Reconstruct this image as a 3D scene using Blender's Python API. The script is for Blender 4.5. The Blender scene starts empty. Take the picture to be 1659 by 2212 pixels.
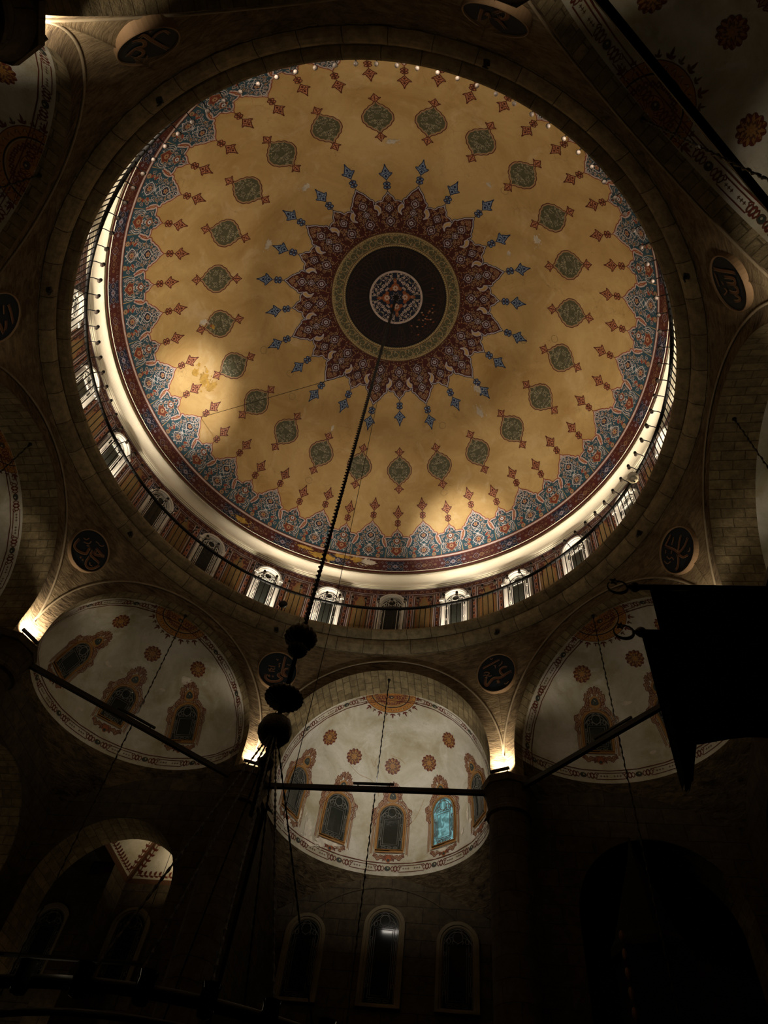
import bpy, math, random
import numpy as np
from math import sin, cos, pi, radians as rad, sqrt, atan2, tan, hypot
from mathutils import Vector
from mathutils.geometry import tessellate_polygon
random.seed(7)
SC = bpy.context.scene
COL = SC.collection

# ------------------------------------------------------------------ camera, world, exposure
CAM = np.array([2.578, -7.589, 1.6])          # metres; dome axis is x = y = 0, floor z = 0
PITCH, ROLL, YAW = 0.966016, 0.176899, -0.211361
def cam_basis():
    cy, sy = cos(YAW), sin(YAW)
    F = np.array([cos(PITCH)*sy, cos(PITCH)*cy, sin(PITCH)])
    R = np.array([cy, -sy, 0]); U = np.cross(R, F)
    c, s = cos(ROLL), sin(ROLL)
    return c*R+s*U, -s*R+c*U, F
cd = bpy.data.cameras.new('camera'); cam = bpy.data.objects.new('camera', cd); COL.objects.link(cam)
cr_, cu_, cf_ = cam_basis()
from mathutils import Matrix
cam.matrix_world = Matrix(((cr_[0], cu_[0], -cf_[0], CAM[0]), (cr_[1], cu_[1], -cf_[1], CAM[1]),
                           (cr_[2], cu_[2], -cf_[2], CAM[2]), (0, 0, 0, 1)))
cd.sensor_fit = 'HORIZONTAL'; cd.sensor_width = 36.0; cd.lens = 36.0*1509.78/1659
cd.clip_start = 0.05; cd.clip_end = 200
SC.camera = cam
w = bpy.data.worlds.new('night'); SC.world = w; w.use_nodes = True
w.node_tree.nodes['Background'].inputs[0].default_value = (0.012, 0.014, 0.02, 1)
w.node_tree.nodes['Background'].inputs[1].default_value = 0.02
vs = SC.view_settings
vs.view_transform = 'Standard'; vs.look = 'None'; vs.gamma = 1; vs.use_curve_mapping = False
vs.exposure = 0.0
SC.cycles.max_bounces = 5; SC.cycles.diffuse_bounces = 3

# ------------------------------------------------------------------ lights of the place
def look(o, d):
    o.rotation_euler = Vector(d).to_track_quat('-Z', 'Y').to_euler()
def area(name, loc, d, power, sx, sy, col, spread=pi):
    l = bpy.data.lights.new(name, 'AREA'); l.shape = 'RECTANGLE'; l.size = sx; l.size_y = sy
    l.energy = power; l.color = col; l.spread = spread
    o = bpy.data.objects.new(name, l); COL.objects.link(o); o.location = loc; look(o, d); return o
def pol(az, r, z): a = rad(az); return np.array([r*sin(a), r*cos(a), z])
WARM = (1.0, 0.80, 0.52); LED = (1.0, 0.87, 0.70)
# gallery floodlights on the gallery floor, turned up and across to the dome
DOME_FLOODS = [(-95, 8), (-20, 9), (22, 10), (68, 11), (112, 38), (140, 50), (165, 62), (190, 62), (215, 46), (245, 22)]
for az, p in DOME_FLOODS:
    area('gallery_flood_light', pol(az, 8.10, 17.50), pol(az, -0.95, 1.0), p, 0.5, 0.3, WARM if abs(az) < 100 else (1.0, 0.86, 0.69), rad(150))
# small uplights at the foot of the lit windows
for k in (-8, -7, -6, -5, -2, -1, 1, 2, 3, 4, 5, 6):
    area('window_uplight', pol(15*k, 7.98, 17.40), pol(15*k, 0.06, 1.0), 25, 0.6, 0.06, LED, rad(80))
def spot(name, loc, to, p, ang, col):
    l = bpy.data.lights.new(name, 'SPOT'); l.energy = p; l.spot_size = rad(ang); l.spot_blend = 1; l.color = col; l.shadow_soft_size = 0.12
    o = bpy.data.objects.new(name, l); COL.objects.link(o); o.location = loc; look(o, np.array(to)-np.array(loc))
def dome_pt(az, s_): return pol(az, 8.5*sin(s_/8.5625), 18.04+8.5*cos(s_/8.5625))
spot('gallery_spot', pol(136, 7.6, 17.8), dome_pt(-74, 8.35), 15000, 16, (1.0, 0.93, 0.82))
spot('gallery_spot', pol(165, 7.6, 17.8), dome_pt(18, 9.25), 15000, 16, (1.0, 0.93, 0.82))
OCT = 1.5                                       # the octagon of arches is turned 1.5 degrees
STRETCH = 1.036                                 # and its rear half is a little deeper than its front
# one LED bar on the capital at the foot of each pendentive
PIER_AZ = [22.5+OCT+45*k for k in range(8)]
PIER_POWER = [62, 62, 62, 45, 110, 62, 62, 62]
def pier(az, r, z):
    q = pol(az, r, z); q[1] *= STRETCH if q[1] < 0 else 1; return q
for az, p in zip(PIER_AZ, PIER_POWER):
    area('pier_light', pier(az, 8.36, 12.72), pol(az, 0.85, 1.0), p, 0.34, 0.05, LED, rad(94))
# LED bar on the tie beam of the front half-dome
area('half_dome_light', pol(OCT, 8.16, 12.42), pol(OCT, 0.95, 0.82), 68, 1.0, 0.05, (1.0, 0.93, 0.81), rad(148))
# the same bars, turned low, on the tie beams of the other bays
for k, p in ((7, 8), (1, 7.5), (6, 8), (2, 10), (5, 2.5), (3, 1.0)):
    area('half_dome_light', pier(45*k+OCT, 8.16, 12.42), pol(45*k+OCT, 0.8, 1.0), p, 1.0, 0.05, (1.0, 0.84, 0.60), rad(165))
# small lamp under the side aisle vault (lower left), plus two added fill lights
area('aisle_light', (-5.2, 11.2, 11.3), (-0.3, 0.1, 1.0), 16, 0.4, 0.1, WARM)
for q, p in (((-7.9, 10.5, 6.5), 7), ((-11.2, 6.5, 8.0), 14)):
    l = bpy.data.lights.new('aisle_fill', 'POINT'); l.energy = p*1.8; l.color = WARM; l.shadow_soft_size = 0.08  # added unseen fill, brightens the arch soffit and aisle walls
    o = bpy.data.objects.new('aisle_fill', l); COL.objects.link(o); o.location = q
# weak unseen fill lights added along the chandelier ring, below the picture
for i in range(6):
    l = bpy.data.lights.new('chandelier_fill', 'POINT'); l.energy = 0.15; l.color = WARM; l.shadow_soft_size = 0.05
    o = bpy.data.objects.new('chandelier_fill', l); COL.objects.link(o); o.location = pol(60*i+5, 2.49, 3.68)

# ------------------------------------------------------------------ materials
MATS = {}
def mat(name, col, rough=0.75, metal=0.0, noise=0.0, nscale=3.0, col2=None, bump=0.0, bscale=20.0, bstretch=None, emit=None, spec=0.3, bdist=0.05):
    if name in MATS: return MATS[name]
    m = bpy.data.materials.new(name); m.use_nodes = True; nt = m.node_tree; N = nt.nodes; L = nt.links
    b = N['Principled BSDF']; b.inputs['Roughness'].default_value = rough; b.inputs['Metallic'].default_value = metal
    b.inputs['Specular IOR Level'].default_value = spec
    b.inputs['Base Color'].default_value = (*col, 1)
    if noise or bump:
        tc = N.new('ShaderNodeTexCoord')
    if noise:
        n = N.new('ShaderNodeTexNoise'); n.inputs['Scale'].default_value = nscale; n.inputs['Detail'].default_value = 6
        L.new(tc.outputs['Object'], n.inputs['Vector'])
        mr = N.new('ShaderNodeMapRange'); mr.inputs[1].default_value = 0.3; mr.inputs[2].default_value = 0.7
        L.new(n.outputs['Fac'], mr.inputs[0])
        mx = N.new('ShaderNodeMix'); mx.data_type = 'RGBA'
        c2 = col2 if col2 else tuple(c*(1-noise) for c in col)
        mx.inputs[6].default_value = (*c2, 1); mx.inputs[7].default_value = (*col, 1)
        L.new(mr.outputs[0], mx.inputs[0]); L.new(mx.outputs[2], b.inputs['Base Color'])
    if bump:
        n2 = N.new('ShaderNodeTexNoise'); n2.inputs['Scale'].default_value = bscale; n2.inputs['Detail'].default_value = 5
        if bstretch:
            mp = N.new('ShaderNodeMapping'); mp.inputs['Scale'].default_value = bstretch
            L.new(tc.outputs['Object'], mp.inputs[0]); L.new(mp.outputs[0], n2.inputs['Vector'])
        else: L.new(tc.outputs['Object'], n2.inputs['Vector'])
        bp = N.new('ShaderNodeBump'); bp.inputs['Strength'].default_value = bump; bp.inputs['Distance'].default_value = bdist
        L.new(n2.outputs['Fac'], bp.inputs['Height']); L.new(bp.outputs[0], b.inputs['Normal'])
    if emit:
        b.inputs['Emission Color'].default_value = (*emit[0], 1); b.inputs['Emission Strength'].default_value = emit[1]
    MATS[name] = m; return m

def rough_plaster(name, c1, c2):
    m = bpy.data.materials.new(name); m.use_nodes = True; nt = m.node_tree; N = nt.nodes; L = nt.links
    b = N['Principled BSDF']; b.inputs['Roughness'].default_value = 0.92; b.inputs['Specular IOR Level'].default_value = 0.12
    tc = N.new('ShaderNodeTexCoord'); mp = N.new('ShaderNodeMapping'); mp.inputs['Scale'].default_value = (1, 1, 4); L.new(tc.outputs['Object'], mp.inputs[0])
    def noise(sc, v, det=8, rg=0.7, ds=0.8):
        n = N.new('ShaderNodeTexNoise'); n.inputs['Scale'].default_value = sc; n.inputs['Detail'].default_value = det; n.inputs['Roughness'].default_value = rg; n.inputs['Distortion'].default_value = ds
        L.new(v, n.inputs['Vector']); return n.outputs['Fac']
    def rng(src, a, c, lo, hi):
        r = N.new('ShaderNodeMapRange'); r.inputs[1].default_value = a; r.inputs[2].default_value = c; r.inputs[3].default_value = lo; r.inputs[4].default_value = hi; L.new(src, r.inputs[0]); return r.outputs[0]
    st = noise(3.2, mp.outputs[0]); bl = noise(0.9, tc.outputs['Object'], 5)
    ad = N.new('ShaderNodeMath'); ad.operation = 'MULTIPLY_ADD'; ad.inputs[1].default_value = 0.6; L.new(bl, ad.inputs[0]); L.new(st, ad.inputs[2])
    mx = N.new('ShaderNodeMix'); mx.data_type = 'RGBA'; mx.inputs[6].default_value = (*c2, 1); mx.inputs[7].default_value = (*c1, 1)
    L.new(rng(ad.outputs[0], 0.62, 0.95, 0, 1), mx.inputs[0]); L.new(mx.outputs[2], b.inputs['Base Color'])
    bp = N.new('ShaderNodeBump'); bp.inputs['Strength'].default_value = 1.0; bp.inputs['Distance'].default_value = 0.09
    L.new(st, bp.inputs['Height']); L.new(bp.outputs[0], b.inputs['Normal']); MATS[name] = m; return m

def masonry(name, c1, c2, mortar, bw, bh, bump=0.5):
    if name in MATS: return MATS[name]
    m = bpy.data.materials.new(name); m.use_nodes = True; nt = m.node_tree; N = nt.nodes; L = nt.links
    b = N['Principled BSDF']; b.inputs['Roughness'].default_value = 0.85; b.inputs['Specular IOR Level'].default_value = 0.2
    uv = N.new('ShaderNodeTexCoord'); br = N.new('ShaderNodeTexBrick')
    br.inputs['Color1'].default_value = (*c1, 1); br.inputs['Color2'].default_value = (*c2, 1); br.inputs['Mortar'].default_value = (*mortar, 1)
    br.inputs['Scale'].default_value = 1; br.inputs['Mortar Size'].default_value = 0.011; br.inputs['Mortar Smooth'].default_value = 0.3
    br.inputs['Brick Width'].default_value = bw; br.inputs['Row Height'].default_value = bh
    nv = N.new('ShaderNodeTexNoise'); nv.inputs['Scale'].default_value = 3; L.new(uv.outputs['UV'], nv.inputs['Vector'])
    vm = N.new('ShaderNodeVectorMath'); vm.operation = 'MULTIPLY_ADD'; vm.inputs[1].default_value = (0.05, 0.04, 0)
    L.new(nv.outputs['Color'], vm.inputs[0]); L.new(uv.outputs['UV'], vm.inputs[2]); L.new(vm.outputs[0], br.inputs['Vector'])
    n = N.new('ShaderNodeTexNoise'); n.inputs['Scale'].default_value = 5; n.inputs['Detail'].default_value = 8; n.inputs['Roughness'].default_value = 0.7
    L.new(uv.outputs['Object'], n.inputs['Vector'])
    mr = N.new('ShaderNodeMapRange'); mr.inputs[1].default_value = 0.3; mr.inputs[2].default_value = 0.7; mr.inputs[3].default_value = 0.45; mr.inputs[4].default_value = 1.2
    L.new(n.outputs['Fac'], mr.inputs[0])
    mx = N.new('ShaderNodeMix'); mx.data_type = 'RGBA'; mx.blend_type = 'MULTIPLY'; mx.inputs[0].default_value = 1
    L.new(br.outputs['Color'], mx.inputs[6]); L.new(mr.outputs[0], mx.inputs[7]); L.new(mx.outputs[2], b.inputs['Base Color'])
    ad = N.new('ShaderNodeMath'); ad.operation = 'MULTIPLY_ADD'; ad.inputs[1].default_value = -0.8; L.new(br.outputs['Fac'], ad.inputs[0]); L.new(n.outputs['Fac'], ad.inputs[2])
    bp = N.new('ShaderNodeBump'); bp.inputs['Strength'].default_value = bump; bp.inputs['Distance'].default_value = 0.04
    L.new(ad.outputs[0], bp.inputs['Height']); L.new(bp.outputs[0], b.inputs['Normal'])
    MATS[name] = m; return m

def plaster(name, base, stain, pale, crack=True, nsc=1.0, rough=0.6):
    m = bpy.data.materials.new(name); m.use_nodes = True; nt = m.node_tree; N = nt.nodes; L = nt.links
    b = N['Principled BSDF']; b.inputs['Roughness'].default_value = rough; b.inputs['Specular IOR Level'].default_value = 0.25
    tc = N.new('ShaderNodeTexCoord')
    def noise(sc, det=6, rg=0.6, dist=0.0):
        n = N.new('ShaderNodeTexNoise'); n.inputs['Scale'].default_value = sc; n.inputs['Detail'].default_value = det
        n.inputs['Roughness'].default_value = rg; n.inputs['Distortion'].default_value = dist
        L.new(tc.outputs['Object'], n.inputs['Vector']); return n
    def rng(src, a, c, lo=0.0, hi=1.0):
        r = N.new('ShaderNodeMapRange'); r.inputs[1].default_value = a; r.inputs[2].default_value = c; r.inputs[3].default_value = lo; r.inputs[4].default_value = hi
        L.new(src, r.inputs[0]); return r.outputs[0]
    def mix(fac, a, c):
        x = N.new('ShaderNodeMix'); x.data_type = 'RGBA'
        if isinstance(fac, float): x.inputs[0].default_value = fac
        else: L.new(fac, x.inputs[0])
        for i, v in ((6, a), (7, c)):
            if isinstance(v, tuple): x.inputs[i].default_value = (*v, 1)
            else: L.new(v, x.inputs[i])
        return x.outputs[2]
    c = mix(rng(noise(0.55*nsc, 7, 0.65, 0.6).outputs['Fac'], 0.35, 0.7), base, stain)
    c = mix(rng(noise(1.3*nsc, 5, 0.6, 1.0).outputs['Fac'], 0.56, 0.78, 0, 0.55), c, pale)
    c = mix(rng(noise(7*nsc, 8, 0.7).outputs['Fac'], 0.5, 0.8, 0, 0.3), c, stain)
    if crack:
        v = N.new('ShaderNodeTexVoronoi'); v.feature = 'DISTANCE_TO_EDGE'; v.inputs['Scale'].default_value = 2.6*nsc
        nn = noise(4*nsc, 4); vm = N.new('ShaderNodeVectorMath'); vm.operation = 'MULTIPLY_ADD'; vm.inputs[1].default_value = (0.25,)*3
        L.new(nn.outputs['Color'], vm.inputs[0]); L.new(tc.outputs['Object'], vm.inputs[2]); L.new(vm.outputs[0], v.inputs['Vector'])
        f1 = rng(v.outputs['Distance'], 0.0, 0.014, 1, 0); f2 = rng(noise(0.8*nsc, 4).outputs['Fac'], 0.5, 0.65)
        mu = N.new('ShaderNodeMath'); mu.operation = 'MULTIPLY'; L.new(f1, mu.inputs[0]); L.new(f2, mu.inputs[1])
        mu2 = N.new('ShaderNodeMath'); mu2.operation = 'MULTIPLY'; L.new(mu.outputs[0], mu2.inputs[0]); mu2.inputs[1].default_value = 0.6
        c = mix(mu2.outputs[0], c, tuple(x*0.35 for x in stain))
    L.new(c, b.inputs['Base Color'])
    bp = N.new('ShaderNodeBump'); bp.inputs['Strength'].default_value = 0.12; bp.inputs['Distance'].default_value = 0.03
    L.new(noise(2.5*nsc, 5).outputs['Fac'], bp.inputs['Height']); L.new(bp.outputs[0], b.inputs['Normal'])
    MATS[name] = m; return m

M_DOME = plaster('dome_plaster', (0.58, 0.395, 0.165), (0.39, 0.23, 0.072), (0.66, 0.50, 0.30))
M_HALF = plaster('half_dome_plaster', (0.54, 0.50, 0.42), (0.29, 0.245, 0.135), (0.66, 0.63, 0.58), nsc=1.4)
M_RING = masonry('ring_limestone', (0.33, 0.255, 0.138), (0.21, 0.158, 0.084), (0.07, 0.05, 0.03), 0.85, 0.5)
M_BARREL = masonry('vault_limestone', (0.27, 0.205, 0.105), (0.17, 0.125, 0.06), (0.11, 0.08, 0.04), 0.52, 0.22, 0.9)
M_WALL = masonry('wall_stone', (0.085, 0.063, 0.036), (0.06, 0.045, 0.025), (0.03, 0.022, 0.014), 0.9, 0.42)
M_PEND = rough_plaster('pendentive_plaster', (0.25, 0.18, 0.095), (0.085, 0.055, 0.026))
M_FACE = rough_plaster('arch_face_plaster', (0.22, 0.155, 0.082), (0.04, 0.026, 0.014))
M_RIDGE = mat('highlit_plaster_edge', (0.27, 0.205, 0.12), 0.85, noise=0.3)  # paler than the pendentives: the lit edge highlight is put into the colour
M_CREAM = mat('cream_stucco', (0.80, 0.72, 0.55), 0.5, noise=0.12, nscale=1.5, bump=0.1, bscale=6)
M_WHITE = mat('white_stucco', (0.66, 0.62, 0.55), 0.6)
M_IRON = mat('black_iron', (0.012, 0.011, 0.010), 0.55, 0.2)
M_BRONZE = mat('dark_bronze', (0.025, 0.018, 0.012), 0.5, 0.6, bump=0.3, bscale=30)
M_BULB = mat('white_bulb_glass', (0.24, 0.19, 0.155), 0.3)
M_GLASS = mat('dark_window_glass', (0.02, 0.022, 0.018), 0.12, spec=0.5, bump=0.15, bscale=9)
M_GLASS2 = mat('smooth_dark_glass', (0.010, 0.011, 0.010), 0.08, spec=0.12)
M_LEAD = mat('grey_window_tracery', (0.13, 0.12, 0.10), 0.5)
M_STONEF = mat('window_surround_stone', (0.20, 0.155, 0.09), 0.85, noise=0.3)
M_NAVY = mat('roundel_navy', (0.006, 0.012, 0.018), 0.6, noise=0.3, spec=0.15)
M_GOLD = mat('roundel_gold', (0.11, 0.040, 0.014), 0.5, 0.1)
M_RIMGOLD = mat('roundel_rim', (0.26, 0.16, 0.08), 0.5, 0.1)
M_CLOTH = mat('black_banner_cloth', (0.004, 0.004, 0.004), 0.95, spec=0.05)
M_WOOD = mat('dark_wood', (0.012, 0.010, 0.008), 0.8, spec=0.1)
M_GILT = mat('dull_gilt', (0.12, 0.055, 0.02), 0.4, 0.5)
M_CARPET = mat('dark_carpet', (0.02, 0.012, 0.012), 0.95, noise=0.5)
# flat paint colours
def paint(name, c, r=0.55, n=0.25): return mat('paint_'+name, c, r, noise=n, nscale=7, spec=0.3)
P_BLUE = paint('blue', (0.022, 0.072, 0.098)); P_NAVY = paint('navy', (0.010, 0.016, 0.036)); P_PINK = paint('pale_pink', (0.56, 0.43, 0.37))
P_RED = paint('red', (0.28, 0.055, 0.025)); P_DKRED = paint('dark_red', (0.11, 0.022, 0.012)); P_MAROON = paint('maroon', (0.070, 0.013, 0.010))
P_TAN = paint('tan', (0.42, 0.25, 0.13)); P_WHITE = paint('white', (0.60, 0.58, 0.56)); P_LAV = paint('lavender', (0.50, 0.45, 0.50))
P_OLIVE = paint('olive', (0.105, 0.098, 0.050)); P_OLIVEL = paint('pale_olive', (0.36, 0.31, 0.19)); P_BLACK = paint('black', (0.010, 0.008, 0.008))
P_GOLDL = paint('gold_line', (0.45, 0.34, 0.16)); P_SALMON = paint('salmon', (0.52, 0.22, 0.11)); P_OCHRE = paint('ochre', (0.31, 0.15, 0.04))
P_BRICK = paint('brick', (0.29, 0.165, 0.085)); P_GREEN = paint('dark_green', (0.03, 0.038, 0.030)); P_PEEL = paint('peeled', (0.52, 0.30, 0.055), n=0.45)
P_BARE = paint('bare_plaster', (0.66, 0.58, 0.46), n=0.35); P_CALL = paint('script_red', (0.045, 0.018, 0.012)); P_HEART = paint('heart_red', (0.17, 0.035, 0.018)); P_LAVD = paint('dim_lavender', (0.26, 0.23, 0.26)); P_TAND = paint('dim_tan', (0.20, 0.11, 0.055)); P_BRWN = paint('brown', (0.10, 0.045, 0.022))
P_TERRA = paint('terracotta', (0.30, 0.085, 0.025)); P_SUN = paint('sun_orange', (0.37, 0.16, 0.032)); P_SKY = paint('pale_blue', (0.27, 0.34, 0.46)); P_DKBLUE = paint('dark_blue', (0.012, 0.028, 0.085)); P_PANEL = paint('panel_ochre', (0.20, 0.125, 0.045)); P_RING = paint('water_stain', (0.33, 0.22, 0.09))

# ------------------------------------------------------------------ geometry helpers
class Geo:
    def __init__(s): s.V = []; s.F = []; s.M = []; s.U = []; s.n = 0; s.mats = []
    def mi(s, m):
        if m not in s.mats: s.mats.append(m)
        return s.mats.index(m)
    def add(s, V, F, m, U=None):
        V = np.asarray(V, float).reshape(-1, 3); k = s.mi(m)
        s.V.append(V); s.U.append(np.zeros((len(V), 2)) if U is None else np.asarray(U, float).reshape(-1, 2))
        s.F += [tuple(i+s.n for i in f) for f in F]; s.M += [k]*len(F); s.n += len(V)
    def grid(s, P, m, U=None, wrap=False):
        r, c = P.shape[:2]; F = []
        for i in range(r-1):
            for j in range(c if wrap else c-1):
                q = (j+1) % c; F.append((i*c+j, i*c+q, (i+1)*c+q, (i+1)*c+j))
        s.add(P, F, m, None if U is None else U)
    def tube(s, path, r, m, n=6, closed=False, cap=True):
        path = np.asarray(path, float); N = len(path); rr = np.full(N, r) if np.isscalar(r) else np.asarray(r, float)
        T = np.zeros_like(path)
        for i in range(N):
            a = path[(i-1) % N] if (closed or i > 0) else path[i]; b = path[(i+1) % N] if (closed or i < N-1) else path[i]
            t = b-a; T[i] = t/(np.linalg.norm(t)+1e-12)
        up = np.array([0, 0, 1.0]) if abs(T[0][2]) < 0.9 else np.array([1.0, 0, 0])
        R = []
        for i in range(N):
            x = np.cross(T[i], up); x /= np.linalg.norm(x)+1e-12; y = np.cross(x, T[i]); up = y
            R.append([path[i]+rr[i]*(x*cos(2*pi*k/n)+y*sin(2*pi*k/n)) for k in range(n)])
        P = np.array(R)
        if closed: P = np.concatenate([P, P[:1]])
        b0 = s.n; s.grid(P, m, wrap=True)
        if cap and not closed:
            k = s.mi(m); s.F += [tuple(b0+j for j in range(n)), tuple(b0+(N-1)*n+j for j in range(n))]; s.M += [k, k]
    def lathe(s, prof, m, n=48, c=(0, 0, 0), a0=0.0, a1=360.0, uoff=0.0, vs=None):
        prof = np.asarray(prof, float); full = abs(a1-a0-360) < 1e-6
        A = np.radians(np.linspace(a0, a1, n+1))
        P = np.zeros((len(prof), n+1, 3)); U = np.zeros((len(prof), n+1, 2)); L = 0
        for i, (r, z) in enumerate(prof):
            if i: L += hypot(r-prof[i-1][0], z-prof[i-1][1])
            P[i, :, 0] = c[0]+r*np.sin(A); P[i, :, 1] = c[1]+r*np.cos(A); P[i, :, 2] = c[2]+z
            U[i, :, 0] = A*max(prof[:, 0])+uoff; U[i, :, 1] = L if vs is None else vs[i]
        s.grid(P, m, U)
    def box(s, c, sz, m, R=None):
        c = np.array(c, float); h = np.array(sz, float)/2
        V = np.array([[x, y, z] for x in (-1, 1) for y in (-1, 1) for z in (-1, 1)])*h
        if R is not None: V = V@np.array(R).T
        s.add(V+c, [(0, 1, 3, 2), (4, 6, 7, 5), (0, 4, 5, 1), (2, 3, 7, 6), (0, 2, 6, 4), (1, 5, 7, 3)], m)
    def ball(s, c, r, m, nu=14, nv=9, sq=(1, 1, 1)):
        P = np.zeros((nv+1, nu+1, 3))
        for i in range(nv+1):
            t = pi*i/nv
            for j in range(nu+1):
                a = 2*pi*j/nu; P[i, j] = [c[0]+sq[0]*r*sin(t)*cos(a), c[1]+sq[1]*r*sin(t)*sin(a), c[2]+sq[2]*r*cos(t)]
        s.grid(P, m)
    def build(s, name, parent=None, smooth=False, local=True):
        V = np.concatenate(s.V); U = np.concatenate(s.U)
        if parent is not None and local: V = V-np.array(parent.location)
        me = bpy.data.meshes.new(name); me.from_pydata(V.tolist(), [], s.F)
        for m in s.mats: me.materials.append(m)
        if len(s.mats) > 1: me.polygons.foreach_set('material_index', s.M)
        if U.any():
            uvl = me.uv_layers.new(name='UVMap'); li = np.empty(len(me.loops), np.int32); me.loops.foreach_get('vertex_index', li)
            uvl.data.foreach_set('uv', U[li].ravel())
        if smooth: me.polygons.foreach_set('use_smooth', [True]*len(me.polygons))
        me.update(); o = bpy.data.objects.new(name, me); COL.objects.link(o)
        if parent is not None: o.parent = parent
        return o
def tag(o, label, cat, group=None, kind=None):
    o['label'] = label; o['category'] = cat
    if group: o['group'] = group
    if kind: o['kind'] = kind
    return o
def empty(name, loc, label, cat, group=None, kind=None, rz=0.0):
    o = bpy.data.objects.new(name, None); COL.objects.link(o); o.location = loc; o.rotation_euler = (0, 0, rz); o.empty_display_size = 0.1
    return tag(o, label, cat, group, kind)
def ST(o, label, cat): return tag(o, label, cat, kind='structure')
def copy_tree(o):
    r = o.copy(); COL.objects.link(r)
    for ch in o.children:
        c = ch.copy(); COL.objects.link(c); c.parent = r
        for g in ch.children:
            d = g.copy(); COL.objects.link(d); d.parent = c
    return r

# ------------------------------------------------------------------ painter: flat shapes laid on a curved surface, all in one mesh
def crv(P, n=6, closed=False):
    P = np.asarray(P, float); N = len(P); out = []
    for i in range(N if closed else N-1):
        p0 = P[(i-1) % N] if (closed or i > 0) else 2*P[0]-P[1]; p1 = P[i]; p2 = P[(i+1) % N]
        p3 = P[(i+2) % N] if (closed or i < N-2) else 2*P[-1]-P[-2]
        for k in range(n):
            t = k/n; out.append(0.5*((2*p1)+(-p0+p2)*t+(2*p0-5*p1+4*p2-p3)*t*t+(-p0+3*p1-3*p2+p3)*t**3))
    if not closed: out.append(P[-1])
    return np.array(out)
def mirror(h): h = np.asarray(h, float); return np.concatenate([h, (h*[-1, 1])[::-1]])
def normals(P, closed):
    P = np.asarray(P, float)
    if closed: d = np.roll(P, -1, 0)-np.roll(P, 1, 0)
    else: d = np.gradient(P, axis=0)
    d = d/(np.linalg.norm(d, axis=1, keepdims=True)+1e-9); return np.stack([-d[:, 1], d[:, 0]], 1)
class Paint:
    def __init__(s, mp, lift=0.004): s.mp = mp; s.lift = lift; s.V = []; s.T = []; s.M = []; s.n = 0; s.mats = []; s.T0 = (0.0, 0.0, 0.0, 1.0)
    def frame(s, x=0.0, y=0.0, a=0.0, k=1.0): s.T0 = (x, y, a, k); return s
    def _put(s, P, T, m, layer):
        x0, y0, a, k = s.T0; c, n = cos(a)*k, sin(a)*k; P = np.asarray(P, float)
        Q = np.stack([x0+c*P[:, 0]-n*P[:, 1], y0+n*P[:, 0]+c*P[:, 1]], 1)
        if m not in s.mats: s.mats.append(m)
        s.V.append(s.mp(Q[:, 0], Q[:, 1], np.full(len(Q), s.lift*layer))); s.T.append(np.asarray(T, int)+s.n); s.M += [s.mats.index(m)]*len(T); s.n += len(Q)
    def fill(s, P, m, layer, holes=(), L=0.22):
        P = [tuple(p) for p in P]; loops = [P]+[[tuple(p) for p in h] for h in holes]
        T = tessellate_polygon([[Vector((p[0], p[1], 0)) for p in l] for l in loops]); P = [p for l in loops for p in l]
        P = list(P); L = L/s.T0[3]; mid = {}; out = []; st = [tuple(t) for t in T]
        while st:
            t = st.pop(); e = [(hypot(P[t[i]][0]-P[t[(i+1) % 3]][0], P[t[i]][1]-P[t[(i+1) % 3]][1]), i) for i in range(3)]
            d, i = max(e)
            if d <= L: out.append(t); continue
            a, b, c = t[i], t[(i+1) % 3], t[(i+2) % 3]; k = (min(a, b), max(a, b))
            if k not in mid: P.append(((P[a][0]+P[b][0])/2, (P[a][1]+P[b][1])/2)); mid[k] = len(P)-1
            q = mid[k]; st += [(a, q, c), (q, b, c)]
        s._put(P, out, m, layer)
    def line(s, P, wd, m, layer, closed=False, off=0.0, taper=False):
        P = np.asarray(P, float)
        if len(P) < 2: return
        nn = normals(P, closed); h = np.full(len(P), wd/2)
        if taper: h = h*np.clip(np.minimum(np.linspace(0, 4, len(P)), np.linspace(4, 0, len(P)))+0.15, 0, 1)
        A = P+nn*(off+h)[:, None]; B = P+nn*(off-h)[:, None]; n = len(P); T = []
        for i in range(n if closed else n-1): j = (i+1) % n; T += [(i, j, n+j), (i, n+j, n+i)]
        s._put(np.concatenate([A, B]), T, m, layer)
    def disc(s, x, y, r, m, layer, n=10): s.fill([(x+r*cos(2*pi*i/n), y+r*sin(2*pi*i/n)) for i in range(n)], m, layer)
    def ringl(s, x, y, r, wd, m, layer, n=12): s.line([(x+r*cos(2*pi*i/n), y+r*sin(2*pi*i/n)) for i in range(n)], wd, m, layer, True)
    def leaf(s, x, y, a, ln, wd, m, layer):
        c, n = cos(a), sin(a); P = [(0, 0), (ln*.25, wd*.42), (ln*.55, wd*.5), (ln*.8, wd*.28), (ln, 0), (ln*.75, -wd*.2), (ln*.4, -wd*.35)]
        s.fill([(x+c*p-n*q, y+n*p+c*q) for p, q in P], m, layer)
    def flower(s, x, y, r, m, mc, layer, n=6, a0=0.0):
        P = []
        for i in range(n*4):
            a = 2*pi*i/(n*4)+a0; k = r*(1.0 if i % 4 in (1, 2) else (0.92 if i % 4 == 3 else 0.62)); P.append((x+k*cos(a), y+k*sin(a)))
        s.fill(P, m, layer); s.disc(x, y, r*.34, mc, layer+.5, 8)
    def ogee(s, x, y, wd, h): # pointed cartouche outline, tip up and down
        q = [(0, h*.5), (wd*.10, h*.36), (wd*.34, h*.26), (wd*.5, h*.06), (wd*.46, -h*.12), (wd*.28, -h*.27), (wd*.09, -h*.37), (0, -h*.5)]
        return [(x+a, y+b) for a, b in q]+[(x-a, y+b) for a, b in q[-2:0:-1]]
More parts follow.
